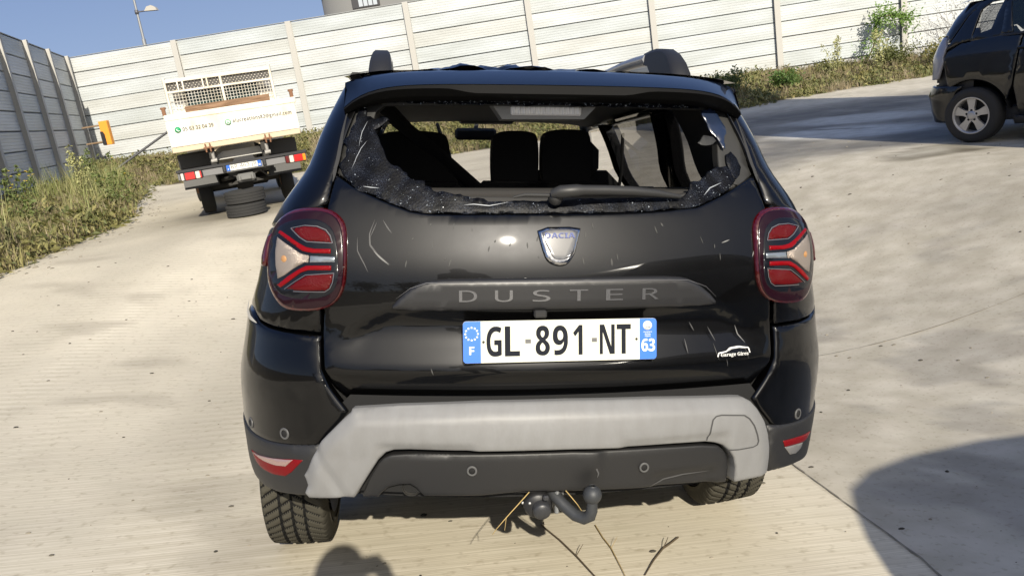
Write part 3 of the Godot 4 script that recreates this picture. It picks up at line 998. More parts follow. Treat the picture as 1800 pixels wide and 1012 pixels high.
	for s in [-1.0, 1.0]:
		st = start()
		st.set_smooth_group(0)
		var arc := []
		for i in 9:
			var a := PI * (0.02 + 0.96 * i / 8.0)
			arc.append(Vector2(-0.95 + 0.52 * cos(a), 0.42 + 0.52 * sin(a)))
		for i in 8:
			var p: Vector2 = arc[i]
			var q: Vector2 = arc[i + 1]
			for r in [[1.0, 0.0], [-1.0, -0.015]]:
				var dd := Vector2(r[1], r[1])
				quad(st, Vector3(s * 0.36, p.y + r[1], p.x), Vector3(s * 0.84, p.y + r[1], p.x), Vector3(s * 0.84, q.y + r[1], q.x), Vector3(s * 0.36, q.y + r[1], q.x), Vector3(0, (p.y - 0.4) * r[0], (p.x + 0.95) * r[0]))
		st.set_smooth_group(-1)
		box(st, Vector3(s * 0.6, 0.84, -0.42), Vector3(0.48, 0.2, 0.02), 0.006)
		put("mudguard", done(st), mk("mudguard", lin(0.022, 0.022, 0.022), 0.55), o)
	# bumper
	var bp := holder("bumper", o)
	st = start()
	box(st, Vector3(0.02, 0.655, 0.03), Vector3(1.78, 0.10, 0.05), 0.01)
	put("beam", done(st), grey, bp)
	st = start()
	box(st, Vector3(0.02, 0.727, 0.035), Vector3(1.80, 0.042, 0.075), 0.008)
	put("black_rim", done(st), mk("black_rim", lin(0.02, 0.02, 0.022), 0.5), bp)
	st = start()
	prism(st, pv([-0.12, 0.745, 0.20, 0.745, 0.17, 0.80, -0.06, 0.80]), -0.02, 0.04)
	put("step", done(st), mk("black_rim", lin(0.02, 0.02, 0.022), 0.5), bp)
	for x in [-0.245, 0.31]:
		st = start()
		box(st, Vector3(x, 0.668, 0.07), Vector3(0.05, 0.10, 0.04), 0.012)
		put("plate_lamp", done(st), mk("black_rim", lin(0.02, 0.02, 0.022), 0.5), bp)
	for s in [-1.0, 1.0]:
		var lamp := holder("tail_lamp", o)
		var cx: float = -0.69 if s < 0 else 0.75
		st = start()
		box(st, Vector3(cx, 0.652, 0.075), Vector3(0.30, 0.115, 0.05), 0.014)
		put("housing", done(st), mk("black_rim", lin(0.02, 0.02, 0.022), 0.5), lamp)
		var segs := [[-0.12, 0.04, lin(0.6, 0.55, 0.5)], [-0.02, 0.13, lin(0.55, 0.02, 0.02)], [0.085, 0.06, lin(0.65, 0.6, 0.5)], [0.125, 0.02, lin(0.5, 0.02, 0.02)]]
		if s > 0: segs = [[-0.12, 0.05, lin(0.12, 0.02, 0.02)], [-0.06, 0.06, lin(0.65, 0.58, 0.5)], [0.035, 0.12, lin(0.55, 0.02, 0.02)], [0.12, 0.045, lin(0.75, 0.25, 0.02)]]
		for g in segs.size():
			st = start()
			box(st, Vector3(cx + segs[g][0], 0.652, 0.102), Vector3(segs[g][1] - 0.002, 0.098, 0.02), 0.006)
			put("lens", done(st), mk("truck_lens_%d_%d" % [s, g], segs[g][2], 0.15, 0.0, {"clearcoat_enabled": true, "clearcoat": 1.0, "clearcoat_roughness": 0.05}), lamp)
	var pt := holder("number_plate", o)
	st = start()
	box(st, Vector3(0.025, 0.672, 0.062), Vector3(0.48, 0.088, 0.008), 0.003)
	put("plate", done(st), mk("plate_white", lin(0.72, 0.72, 0.68), 0.45), pt)
	for x in [-0.19, 0.24]:
		st = start()
		box(st, Vector3(x, 0.672, 0.0665), Vector3(0.05, 0.086, 0.004), 0.001)
		put("band", done(st), mk("plate_blue", lin(0.02, 0.12, 0.50), 0.4), pt)
	letters(pt, "BR-463-JR", Vector3(0.025, 0.672, 0.0675), 0.355, 0.062, 0.002, mk("plate_ink", lin(0.03, 0.03, 0.035), 0.5), "Droid Sans", false)
	letters(pt, "F", Vector3(-0.19, 0.652, 0.0695), 0.014, 0.02, 0.001, mk("white_print", lin(0.8, 0.8, 0.78), 0.5), "Droid Sans", true)
	letters(pt, "82", Vector3(0.24, 0.652, 0.0695), 0.03, 0.024, 0.001, mk("white_print", lin(0.8, 0.8, 0.78), 0.5), "Droid Sans", true)
	st = start()
	box(st, Vector3(0.02, 0.50, -0.02), Vector3(0.26, 0.12, 0.12), 0.03)
	box(st, Vector3(0.02, 0.50, 0.045), Vector3(0.16, 0.07, 0.03), 0.02)
	put("tow_bracket", done(st), mk("tow_grey", lin(0.16, 0.16, 0.155), 0.6, 0.2), o)
	st = start()
	prism(st, pv([-0.22, 0.58, 0.26, 0.58, 0.10, 0.50, -0.06, 0.50]), -0.08, -0.05)
	prism(st, pv([-0.22, 0.42, 0.26, 0.42, 0.10, 0.50, -0.06, 0.50]), -0.12, -0.08)
	put("tow_plate", done(st), dark, o)
	# front wheels, on the ground
	for s in [-1.0, 1.0]:
		st = start()
		lathe(st, [Vector2(0.18, -0.09), Vector2(0.28, -0.10), Vector2(0.34, -0.085), Vector2(0.35, 0.0), Vector2(0.34, 0.085), Vector2(0.28, 0.10), Vector2(0.18, 0.09), Vector2(0, 0.05)], 24, Transform3D(Basis(Vector3.BACK, PI / 2), Vector3(s * 0.72, 0.33, -3.75)))
		put("front_wheel", done(st), mk("old_tyre", lin(0.03, 0.03, 0.03), 0.85), o)
	# plank lying across the bed
	var pk := thing("plank", "weathered wooden plank standing across the truck bed behind its rack", "plank", "", o.position, o.rotation.y)
	var wood := mk("plank_wood", lin(0.34, 0.215, 0.135), 0.8)
	wood.albedo_texture = noise_tex("wood_grain", 95, 0.02, Color(0.62, 0.58, 0.52), Color(1, 1, 1), FastNoiseLite.TYPE_SIMPLEX_SMOOTH, 4, 256)
	wood.uv1_triplanar = true
	wood.uv1_scale = Vector3(0.5, 6.0, 3.0)
	st = start()
	box(st, Vector3(0.04, 1.60, -2.0), Vector3(1.33, 0.11, 0.05), 0.006, Basis(Vector3.BACK, 0.012))
	put("board", done(st), wood, pk)
	st = start()
	box(st, Vector3(0.04, 1.30, -1.98), Vector3(0.10, 0.5, 0.05), 0.006)
	box(st, Vector3(0.60, 1.30, -1.98), Vector3(0.10, 0.5, 0.05), 0.006)
	box(st, Vector3(-0.55, 1.30, -1.98), Vector3(0.10, 0.5, 0.05), 0.006)
	put("leg", done(st), wood, pk)
	# two old tyres under the bumper
	for k in 2:
		var c := o.transform * Vector3(-0.075 + 0.02 * k, 0, 0.02)
		var gy := ground_y(c.x, -c.z)
		var ty := thing("old_tyre", ["worn black tyre lying on the ground under the truck's bumper", "worn black tyre lying on another tyre under the truck's bumper"][k], "tyre", "tyres stacked under the truck", Vector3(c.x, gy + 0.185 * k, c.z), 0.4 + k)
		st = start()
		var prof := [Vector2(0.17, 0.02), Vector2(0.22, 0.0), Vector2(0.262, 0.008)]
		for i in 4:
			var y := 0.02 + i * 0.04
			prof.append_array([Vector2(0.280, y), Vector2(0.283, y + 0.028), Vector2(0.274, y + 0.03), Vector2(0.274, y + 0.037)])
		prof.append_array([Vector2(0.262, 0.178), Vector2(0.22, 0.185), Vector2(0.17, 0.165), Vector2(0.165, 0.09), Vector2(0.17, 0.02)])
		lathe(st, prof, 40, Transform3D.IDENTITY, false)
		put("tread", done(st), mk("grey_tyre", lin(0.028, 0.028, 0.028), 0.9), ty)

# ------------------------------------------------------------------ black hatchback at the right edge
func hatch_half(y: float) -> float:
	return lerp_tab([Vector2(0.15, 0.80), Vector2(0.35, 0.86), Vector2(0.7, 0.885), Vector2(0.95, 0.87), Vector2(1.1, 0.83), Vector2(1.35, 0.72), Vector2(1.56, 0.58), Vector2(1.62, 0.45)], y)

# u runs from the middle of the tail (0) round the corner (0.75) and forward along the side
func hatch_map(u: float, y: float, off: float) -> Vector3:
	var w := hatch_half(y)
	var rear := lerp_tab([Vector2(0.15, 0.55), Vector2(0.3, 0.58), Vector2(0.55, 0.61), Vector2(0.62, 0.56), Vector2(0.95, 0.55), Vector2(1.05, 0.52), Vector2(1.35, 0.38), Vector2(1.52, 0.26), Vector2(1.62, 0.1)], y)
	var r := 0.26
	var s := signf(u) if u != 0.0 else 1.0
	var q := absf(u)
	var x := 0.0
	var z := 0.0
	var n := Vector2(0, 1)
	if q < w - r:
		x = q
		z = rear - 0.03 * pow(q / (w - r), 2)
	elif q < w - r + r * PI / 2:
		var a := (q - (w - r)) / r
		x = w - r + r * sin(a)
		z = rear - 0.03 - r * (1.0 - cos(a))
		n = Vector2(sin(a), cos(a))
	else:
		x = w
		z = rear - 0.03 - r - (q - (w - r + r * PI / 2))
		n = Vector2(1, 0)
	return Vector3(s * (x + n.x * off), y, z + n.y * off)

func hatch_side(zf: float, y: float, off: float) -> Vector3:
	return Vector3(hatch_half(y) + off, y, -zf)

func hatch_side_left(zf: float, y: float, off: float) -> Vector3:
	return Vector3(-hatch_half(y) - off, y, -zf)

func arc_pts(cx: float, cy: float, r: float, a0: float, a1: float, n: int) -> Array:
	var out := []
	for i in n + 1:
		var a := lerpf(a0, a1, float(i) / n)
		out.append_array([cx + r * cos(a), cy + r * sin(a)])
	return out

func build_hatchback():
	var gy := ground_y(5.28, 8.8)
	var o := thing("hatchback", "black hatchback cut off by the right edge of the photo", "car", "", Vector3(5.37, gy, -8.83) , -2.600)
	# its right rear wheel stands at the given place
	o.position -= o.basis * Vector3(0.80, 0, 0)
	var black := mk("hatch_paint", lin(0.004, 0.0045, 0.006), 0.3, 0.0, {"metallic_specular": 0.3, "clearcoat_enabled": true, "clearcoat": 1.0, "clearcoat_roughness": 0.03})
	var trim := mk("hatch_trim", lin(0.015, 0.015, 0.016), 0.6)
	var glass := mk("hatch_glass", lin(0.03, 0.045, 0.04, 0.5), 0.03, 0.0, {"transparency": BaseMaterial3D.TRANSPARENCY_ALPHA})
	var sides := [hatch_side, hatch_side_left]
	for k in 2:
		var f: Callable = sides[k]
		patch(o, "rear_quarter", pv([-0.26, 0.62, -0.40, 0.30, -0.36, 0.28] + arc_pts(0.0, 0.31, 0.375, PI - 0.1, 0.35, 12) + [0.42, 0.60, 0.50, 1.10, 0.30, 1.12, 0.02, 1.10, -0.14, 1.08, -0.28, 1.0, -0.31, 0.9]), f, 0.0, 0.02, 0.03, black, 0.07)
		patch(o, "roof_pillar", pv([-0.30, 1.02, -0.14, 1.085, 0.0, 1.105, -0.02, 1.15, 0.02, 1.40, 0.10, 1.46, 0.30, 1.47, 0.60, 1.47, 0.60, 1.52, 0.2, 1.53, 0.0, 1.51, -0.10, 1.36, -0.20, 1.18]), f, 0.0, 0.012, 0.03, black, 0.06)
		patch(o, "door_pillar", pv([0.26, 1.46, 0.31, 1.46, 0.40, 1.13, 0.28, 1.13]), f, 0.0, 0.008, 0.03, black, 0.06)
		patch(o, "quarter_glass", pv([0.05, 1.17, 0.16, 1.19, 0.24, 1.43, 0.10, 1.43, 0.04, 1.36]), f, -0.012, 0.0, 0.006, glass, 0.1, null, 0.01)
		patch(o, "quarter_trim", pv([-0.03, 1.09, 0.31, 1.11, 0.31, 1.47, 0.23, 1.47, 0.165, 1.19, 0.06, 1.165, 0.045, 1.22, 0.0, 1.22]), f, -0.004, 0.004, 0.012, black, 0.06)
		patch(o, "rear_door", pv([0.43, 0.58, 0.47, 0.30, 1.42, 0.28, 1.44, 1.10, 0.51, 1.10]), f, 0.0, 0.012, 0.03, black, 0.08)
		patch(o, "door_glass", pv([0.40, 1.14, 1.38, 1.12, 1.36, 1.46, 0.32, 1.46]), f, -0.012, 0.0, 0.006, glass, 0.15, null, 0.035)
		patch(o, "front_door", pv([1.43, 0.28, 2.36, 0.30, 2.42, 0.62, 2.40, 1.08, 1.45, 1.10]), f, 0.0, 0.012, 0.03, black, 0.08)
		patch(o, "front_door_glass", pv([1.46, 1.13, 2.35, 1.10, 1.85, 1.46, 1.44, 1.46]), f, -0.012, 0.0, 0.006, glass, 0.15, null, 0.035)
		patch(o, "roof_edge", pv([0.61, 1.47, 1.9, 1.47, 2.5, 1.06, 2.6, 1.06, 1.95, 1.53, 0.61, 1.53]), f, 0.0, 0.008, 0.03, black, 0.1)
		patch(o, "front_wing", pv([2.37, 0.30, 2.38, 0.35] + arc_pts(2.7, 0.31, 0.36, PI - 0.1, 0.1, 10) + [3.2, 0.3, 3.35, 0.55, 3.3, 0.80, 2.41, 1.05, 2.43, 0.62]), f, 0.0, 0.02, 0.03, black, 0.08)
		patch(o, "sill", pv([0.39, 0.27, 2.33, 0.27, 2.33, 0.18, 0.41, 0.18]), f, -0.01, 0.01, 0.03, trim, 0.1)
		patch(o, "window_trim", pv([0.30, 1.102, 1.44, 1.102, 2.42, 1.085, 2.42, 1.098, 1.44, 1.118, 0.30, 1.128]), f, 0.004, 0.002, 0.01, trim, 0.1)
		var h := start()
		var p: Vector3 = f.call(0.58, 0.97, 0.03)
		box(h, p, Vector3(0.03, 0.035, 0.2), 0.012)
		put("door_handle", done(h), black, o)
	# tail
	patch(o, "tailgate", pv([-0.62, 0.66, 0.62, 0.66, 0.62, 1.04, 0.56, 1.06, -0.56, 1.06, -0.62, 1.04]), hatch_map, 0.0, 0.012, 0.03, black, 0.07)
	patch(o, "rear_bumper", pv([-1.20, 0.62, -1.02, 0.64, -0.62, 0.645, 0.62, 0.645, 1.02, 0.64, 1.20, 0.62, 1.08, 0.32, 1.0, 0.22, -1.0, 0.22, -1.08, 0.32]), hatch_map, 0.012, 0.02, 0.04, black, 0.07)
	patch(o, "rear_window", pv([-0.52, 1.09, 0.52, 1.09, 0.44, 1.45, -0.44, 1.45]), hatch_map, -0.004, 0.004, 0.01, glass, 0.1)
	for s in [-1.0, 1.0]:
		patch(o, "tail_light", pv([0.64 * s, 0.70, 0.92 * s, 0.72, 0.98 * s, 0.90, 0.93 * s, 1.06, 0.80 * s, 1.16, 0.70 * s, 1.16, 0.65 * s, 1.05]), hatch_map, 0.008, 0.008, 0.03, mk("hatch_lamp", lin(0.24, 0.24, 0.27), 0.12, 0.0, {"clearcoat_enabled": true, "clearcoat": 1.0}), 0.05)
		patch(o, "tail_pillar", pv([0.55 * s, 1.09, 0.69 * s, 1.17, 0.80 * s, 1.17, 0.92 * s, 1.10, 0.80 * s, 1.50, 0.46 * s, 1.50]), hatch_map, 0.0, 0.008, 0.03, black, 0.06)
	var st := start()
	st.set_smooth_group(0)
	for i in 14:
		for j in 8:
			var P := func(a: int, b: int) -> Vector3:
				var zf := lerpf(-0.30, 2.0, a / 14.0)
				var x := lerpf(-0.63, 0.63, b / 8.0)
				return Vector3(x, 1.535 + 0.07 * (1.0 - pow(x / 0.63, 2)) - 0.05 * pow(maxf(0.0, zf - 1.2), 2) - 0.25 * pow(maxf(0.0, 0.15 - zf), 2), -zf)
			quad(st, P.call(i, j), P.call(i + 1, j), P.call(i + 1, j + 1), P.call(i, j + 1), Vector3.UP)
	put("roof", done(st), black, o)
	st = start()
	prism(st, pv([2.35, 0.3, 3.3, 0.3, 3.38, 0.6, 3.2, 0.85, 2.5, 1.06, 2.35, 1.0]), -0.8, 0.8, Transform3D(Basis(Vector3(0, 0, -1), Vector3(0, 1, 0), Vector3(1, 0, 0)), Vector3.ZERO))
	put("bonnet", done(st), black, o)
	st = start()
	quad(st, Vector3(-0.75, 1.06, -2.55), Vector3(0.75, 1.06, -2.55), Vector3(0.6, 1.5, -1.95), Vector3(-0.6, 1.5, -1.95), Vector3(0, 1, -1))
	put("windscreen", done(st), glass, o)
	st = start()
	box(st, Vector3(0, 0.30, -1.0), Vector3(1.5, 0.16, 2.9), 0.02)
	box(st, Vector3(0, 0.62, -0.35), Vector3(1.15, 0.5, 1.4), 0.02)
	put("inner_floor", done(st), trim, o)
	for x in [-0.36, 0.36]:
		for z in [-0.75, -1.65]:
			st = start()
			box(st, Vector3(x, 0.95, z), Vector3(0.5, 0.62, 0.16), 0.06, Basis(Vector3.RIGHT, 0.2))
			box(st, Vector3(x, 1.30, z + 0.09), Vector3(0.27, 0.2, 0.1), 0.04)
			put("seat", done(st), trim, o)
	for s in [1.0, -1.0]:
		for z in [0.0, -2.7]:
			var w := holder("wheel", o)
			w.position = Vector3(s * 0.80, 0.30, z)
			w.rotation.y = 0.0 if s > 0 else PI
			alloy_wheel(w, 0.30, 0.195, 0.20, mk("alloy", lin(0.44, 0.43, 0.42), 0.35, 0.55))
	for z in [0.0, -2.7]:
		for s in [-1.0, 1.0]:
			st = start()
			arch(st, 0.37, s * 0.60, s * 0.86, 0.31, z)
			put("wheel_well", done(st), trim, o)
	patch(o, "inner_body", pv([-1.3, 0.32, 1.3, 0.32, 1.3, 1.08, -1.3, 1.08]), hatch_map, -0.06, 0.0, 0.0, trim, 0.08)
	# jack holding up the sill
	var jp := o.transform * Vector3(0.78, 0, -0.62)
	var jk := thing("car_jack", "thin grey jack stand under the black hatchback's sill", "jack", "", on_ground(jp.x, -jp.z))
	st = start()
	box(st, Vector3(0, 0.012, 0), Vector3(0.16, 0.024, 0.10), 0.006)
	put("foot", done(st), mk("worn_steel", lin(0.30, 0.29, 0.27), 0.6, 0.3), jk)
	st = start()
	tube(st, [Vector3(0, 0.02, 0), Vector3(0, 0.24, 0)], [0.014], 8)
	put("post", done(st), mk("worn_steel", lin(0.30, 0.29, 0.27), 0.6, 0.3), jk)
	st = start()
	tube(st, [Vector3(0, 0.22, 0), Vector3(-0.05, 0.25, 0), Vector3(-0.09, 0.225, 0)], [0.01], 6)
	put("hook", done(st), mk("worn_steel", lin(0.30, 0.29, 0.27), 0.6, 0.3), jk)

# tyre and five broad spokes; x points outwards
func alloy_wheel(w: Node3D, R: float, rim: float, width: float, m: Material):
	var st := start()
	var t := Transform3D(Basis(Vector3.BACK, -PI / 2), Vector3.ZERO)
	var h := width / 2
	lathe(st, [Vector2(rim, -h * 0.9), Vector2(rim + 0.05, -h), Vector2(R - 0.02, -h * 0.92), Vector2(R, -h * 0.7), Vector2(R, h * 0.7), Vector2(R - 0.02, h * 0.92), Vector2(rim + 0.05, h), Vector2(rim + 0.004, h * 0.88)], 48, t)
	put("tyre", done(st), mk("tyre_rubber", lin(0.022, 0.021, 0.02), 0.8), w)
	st = start()
	lathe(st, [Vector2(rim + 0.006, h * 0.9), Vector2(rim - 0.008, h * 0.93), Vector2(rim - 0.016, h * 0.7), Vector2(rim - 0.03, -h * 0.8)], 48, t)
	put("rim", done(st), m, w)
	st = start()
	lathe(st, [Vector2(rim - 0.02, h * 0.05), Vector2(0.0, h * 0.05)], 32, t)
	put("brake_shadow", done(st), mk("brake_dark", lin(0.012, 0.012, 0.012), 0.8), w)
	for k in 5:
		st = start()
		var poly := pv([-0.036, 0.03, -0.030, 0.09, -0.05, rim - 0.012, 0.0, rim - 0.004, 0.05, rim - 0.012, 0.030, 0.09, 0.036, 0.03, 0.0, -0.01])
		prism(st, poly, h * 0.35, h * 0.72, Transform3D(Basis(Vector3.RIGHT, TAU * k / 5.0) * Basis(Vector3(0, 0, -1), Vector3(0, 1, 0), Vector3(1, 0, 0)), Vector3.ZERO))
		put("spoke", done(st), m, w)
	for k in 5:
		st = start()
		var a := TAU * (k + 0.5) / 5.0
		lathe(st, [Vector2(0.013, h * 0.70), Vector2(0.013, h * 0.745), Vector2(0, h * 0.745)], 8, t * Transform3D(Basis.IDENTITY, Vector3(0.055 * cos(a), 0, 0.055 * sin(a))))
		put("wheel_nut", done(st), mk("brake_dark", lin(0.012, 0.012, 0.012), 0.8), w)
	st = start()
	lathe(st, [Vector2(0.055, h * 0.6), Vector2(0.05, h * 0.74), Vector2(0.025, h * 0.78), Vector2(0, h * 0.78)], 24, t)
	put("hub_cap", done(st), m, w)

# ------------------------------------------------------------------ curved sheet parts
func edge_dist(p: Vector2, poly: PackedVector2Array) -> float:
	var best := 1e9
	for i in poly.size():
		var a := poly[i]
		var b := poly[(i + 1) % poly.size()]
		var ab := b - a
		var t := clampf((p - a).dot(ab) / maxf(ab.length_squared(), 1e-12), 0.0, 1.0)
		best = minf(best, p.distance_squared_to(a + ab * t))
	return sqrt(best)

func resample(poly: PackedVector2Array, step: float) -> PackedVector2Array:
	var out := PackedVector2Array()
	for i in poly.size():
		var a := poly[i]
		var b := poly[(i + 1) % poly.size()]
		var n: int = max(1, int(ceil(a.distance_to(b) / step)))
		for k in n: out.append(a.lerp(b, float(k) / n))
	return out

# rounds the corners of an outline a little (Chaikin)
func soften(poly: PackedVector2Array, times := 1) -> PackedVector2Array:
	var p := poly
	for t in times:
		var q := PackedVector2Array()
		for i in p.size():
			var a := p[i]
			var b := p[(i + 1) % p.size()]
			q.append(a.lerp(b, 0.25))
			q.append(a.lerp(b, 0.75))
		p = q
	return p

# A part cut to an outline on a curved body: outline in (u, y), "f" turns it into a place, off is how proud it stands, bev rounds its rim, thick turns the rim inwards.
func patch(parent: Node, called: String, poly: PackedVector2Array, f: Callable, off: float, bev: float, thick: float, m: Material, grid := 0.04, relief = null, spread := 0.0) -> MeshInstance3D:
	var st := start()
	var step := grid * 0.75
	if spread > 0.0: poly = Geometry2D.offset_polygon(poly, spread)[0]
	var rim := resample(poly, step)
	var pts := PackedVector2Array(rim)
	var drop := PackedFloat32Array()
	for i in rim.size(): drop.append(bev)
	if bev > 0.0:
		for k in [0.12, 0.4, 1.0]:
			for inner in Geometry2D.offset_polygon(poly, -bev * k):
				var ring := resample(inner, step)
				for q in ring:
					pts.append(q)
					drop.append(bev * (1.0 - sqrt(1.0 - pow(1.0 - k, 2))))
	var lo := poly[0]
	var hi := poly[0]
	for q in poly:
		lo = lo.min(q)
		hi = hi.max(q)
	var nx := int((hi.x - lo.x) / grid) + 1
	var ny := int((hi.y - lo.y) / grid) + 1
	var r := RandomNumberGenerator.new()
	r.seed = 17
	for j in ny + 1:
		for i in nx + 1:
			var q := lo + Vector2((i + 0.5 * (j % 2)) * grid, j * grid * 0.9) + Vector2(r.randf(), r.randf()) * grid * 0.04
			if Geometry2D.is_point_in_polygon(q, poly) and edge_dist(q, poly) > bev + grid * 0.35:
				pts.append(q)
				drop.append(0.0)
	var pos := PackedVector3Array()
	for i in pts.size():
		var o := off - drop[i]
		if relief != null: o += relief.call(pts[i])
		pos.append(f.call(pts[i].x, pts[i].y, o))
	var idx := Geometry2D.triangulate_delaunay(pts)
	st.set_smooth_group(0)
	for k in range(0, idx.size(), 3):
		var a := pts[idx[k]]
		var b := pts[idx[k + 1]]
		var c := pts[idx[k + 2]]
		if absf((b - a).cross(c - a)) < 1e-9: continue
		if not Geometry2D.is_point_in_polygon((a + b + c) / 3.0, poly): continue
		var mid := (a + b + c) / 3.0
		var out: Vector3 = f.call(mid.x, mid.y, 0.01) - f.call(mid.x, mid.y, 0.0)
		tri(st, pos[idx[k]], pos[idx[k + 1]], pos[idx[k + 2]], out, a, b, c)
	if thick > 0.0:
		st.set_smooth_group(1)
		var ccw := not Geometry2D.is_polygon_clockwise(poly)
		for i in rim.size():
			var j := (i + 1) % rim.size()
			var o0 := off - thick
			var e0 := 0.0
			var e1 := 0.0
			if relief != null:
				e0 = relief.call(rim[i])
				e1 = relief.call(rim[j])
			var A: Vector3 = f.call(rim[i].x, rim[i].y, o0 + e0)
			var B: Vector3 = f.call(rim[j].x, rim[j].y, o0 + e1)
			var dirv := (rim[j] - rim[i])
			var o2 := Vector2(dirv.y, -dirv.x) * (1.0 if ccw else -1.0)
			var mm := (rim[i] + rim[j]) * 0.5
			var out: Vector3 = f.call(mm.x + o2.normalized().x * 0.01, mm.y + o2.normalized().y * 0.01, 0.0) - f.call(mm.x, mm.y, 0.0)
			quad(st, pos[i], pos[j], B, A, out)
	return put(called, done(st), m, parent)

# a narrow band along a line on the body
func ribbon(parent: Node, called: String, line: Array, w: float, f: Callable, off: float, m: Material, taper := true, relief = null) -> MeshInstance3D:
	var st := start()
	st.set_smooth_group(0)
	var pts := []
	for i in range(0, line.size() - 2, 2):
		for s in 6:
			pts.append(Vector2(line[i], line[i + 1]).lerp(Vector2(line[i + 2], line[i + 3]), s / 6.0))
	pts.append(Vector2(line[line.size() - 2], line[line.size() - 1]))
	for i in pts.size() - 1:
		var d: Vector2 = (pts[i + 1] - pts[i]).normalized().orthogonal()
		var w0 := w * 0.5
		var w1 := w * 0.5
		if taper:
			w0 *= sin(PI * (0.04 + 0.92 * i / (pts.size() - 1)))
			w1 *= sin(PI * (0.04 + 0.92 * (i + 1) / (pts.size() - 1)))
		var a: Vector2 = pts[i] + d * w0
		var b: Vector2 = pts[i + 1] + d * w1
		var c: Vector2 = pts[i + 1] - d * w1
		var e: Vector2 = pts[i] - d * w0
		var out: Vector3 = f.call(pts[i].x, pts[i].y, 0.01) - f.call(pts[i].x, pts[i].y, 0.0)
		var o := [off, off, off, off]
		if relief != null: o = [off + relief.call(a), off + relief.call(b), off + relief.call(c), off + relief.call(e)]
		quad(st, f.call(a.x, a.y, o[0]), f.call(b.x, b.y, o[1]), f.call(c.x, c.y, o[2]), f.call(e.x, e.y, o[3]), out)
	return put(called, done(st), m, parent)

# ------------------------------------------------------------------ the smashed SUV's shape: tables over height
const T_HALF := [Vector2(.2, .80), Vector2(.3, .85), Vector2(.4, .892), Vector2(.5, .905), Vector2(.6, .912), Vector2(.7, .910), Vector2(.8, .89), Vector2(.9, .868), Vector2(1.0, .832), Vector2(1.1, .805), Vector2(1.2, .752), Vector2(1.3, .682), Vector2(1.4, .645), Vector2(1.5, .60), Vector2(1.56, .565), Vector2(1.62, .50)]
const T_REAR := [Vector2(.2, .05), Vector2(.3, .0), Vector2(.4, -.02), Vector2(.5, -.026), Vector2(.6, -.022), Vector2(.7, -.016), Vector2(.765, -.012), Vector2(.865, .012), Vector2(.95, .014), Vector2(1.03, .018), Vector2(1.12, .040), Vector2(1.2, .068), Vector2(1.3, .115), Vector2(1.4, .165), Vector2(1.5, .215), Vector2(1.56, .25), Vector2(1.62, .35)]
const T_CORNER := [Vector2(.2, .30), Vector2(.6, .30), Vector2(.9, .24), Vector2(1.1, .17), Vector2(1.2, .12), Vector2(1.3, .09), Vector2(1.6, .09)]
const T_BOW := [Vector2(.2, .08), Vector2(.6, .08), Vector2(1.0, .06), Vector2(1.2, .06), Vector2(1.6, .05)]
var baked := []

func hermite(T: Array, y: float) -> float:
	var n := T.size()
	if y <= T[0].x: return T[0].y
	if y >= T[n - 1].x: return T[n - 1].y
	for i in n - 1:
		if y <= T[i + 1].x:
			var h: float = T[i + 1].x - T[i].x
			var a: float = T[i].y
			var b: float = T[i + 1].y
			var m0: float = (b - T[i - 1].y) / (T[i + 1].x - T[i - 1].x) if i > 0 else (b - a) / h
			var m1: float = (T[i + 2].y - a) / (T[i + 2].x - T[i].x) if i + 2 < n else (b - a) / h
			var s: float = (y - T[i].x) / h
			return a * (1 + 2 * s) * pow(1 - s, 2) + m0 * h * s * pow(1 - s, 2) + b * s * s * (3 - 2 * s) + m1 * h * s * s * (s - 1)
	return T[n - 1].y

func bake():
	for t in [T_HALF, T_REAR, T_CORNER, T_BOW]:
		var a := PackedFloat32Array()
		for i in 421: a.append(hermite(t, 0.2 + i * 0.0034))
		baked.append(a)

func look(k: int, y: float) -> float:
	var q := clampf((y - 0.2) / 0.0034, 0.0, 419.0)
	var i := int(q)
	return lerpf(baked[k][i], baked[k][i + 1], q - i)

# u: 0 at the middle of the tail, 1 where the corner ends, beyond that metres forward along the side
func suv_map(u: float, y: float, off: float) -> Vector3:
	var w := look(0, y)
	var r := look(2, y)
	var z0 := look(1, y)
	var b := look(3, y)
	var s := -1.0 if u < 0.0 else 1.0
	var q := absf(u)
	var xa := w - r
	var a0 := atan(2.0 * b / xa)
	var rho := r / (1.0 - sin(a0))
	var L2 := rho * (PI / 2 - a0)
	var x: float
	var z: float
	var a: float
	if q <= 1.0:
		var t := q * (xa + L2)
		if t < xa:
			x = t
			z = z0 + b * pow(t / xa, 2)
			a = atan(2.0 * b * t / xa / xa)
		else:
			a = a0 + (t - xa) / rho
			x = xa + rho * (sin(a) - sin(a0))
			z = z0 + b + rho * (cos(a0) - cos(a))
	else:
		a = PI / 2
		x = w
		z = z0 + b + rho * cos(a0) + (q - 1.0)
	x += off * sin(a)
	z -= off * cos(a)
	return Vector3(s * x, y, -z)

func suv_right(zf: float, y: float, off: float) -> Vector3:
	return Vector3(look(0, y) - 0.05 * smoothstep(3.4, 4.2, zf) + off, y, -zf)

func suv_left(zf: float, y: float, off: float) -> Vector3:
	return Vector3(-look(0, y) + 0.05 * smoothstep(3.4, 4.2, zf) - off, y, -zf)

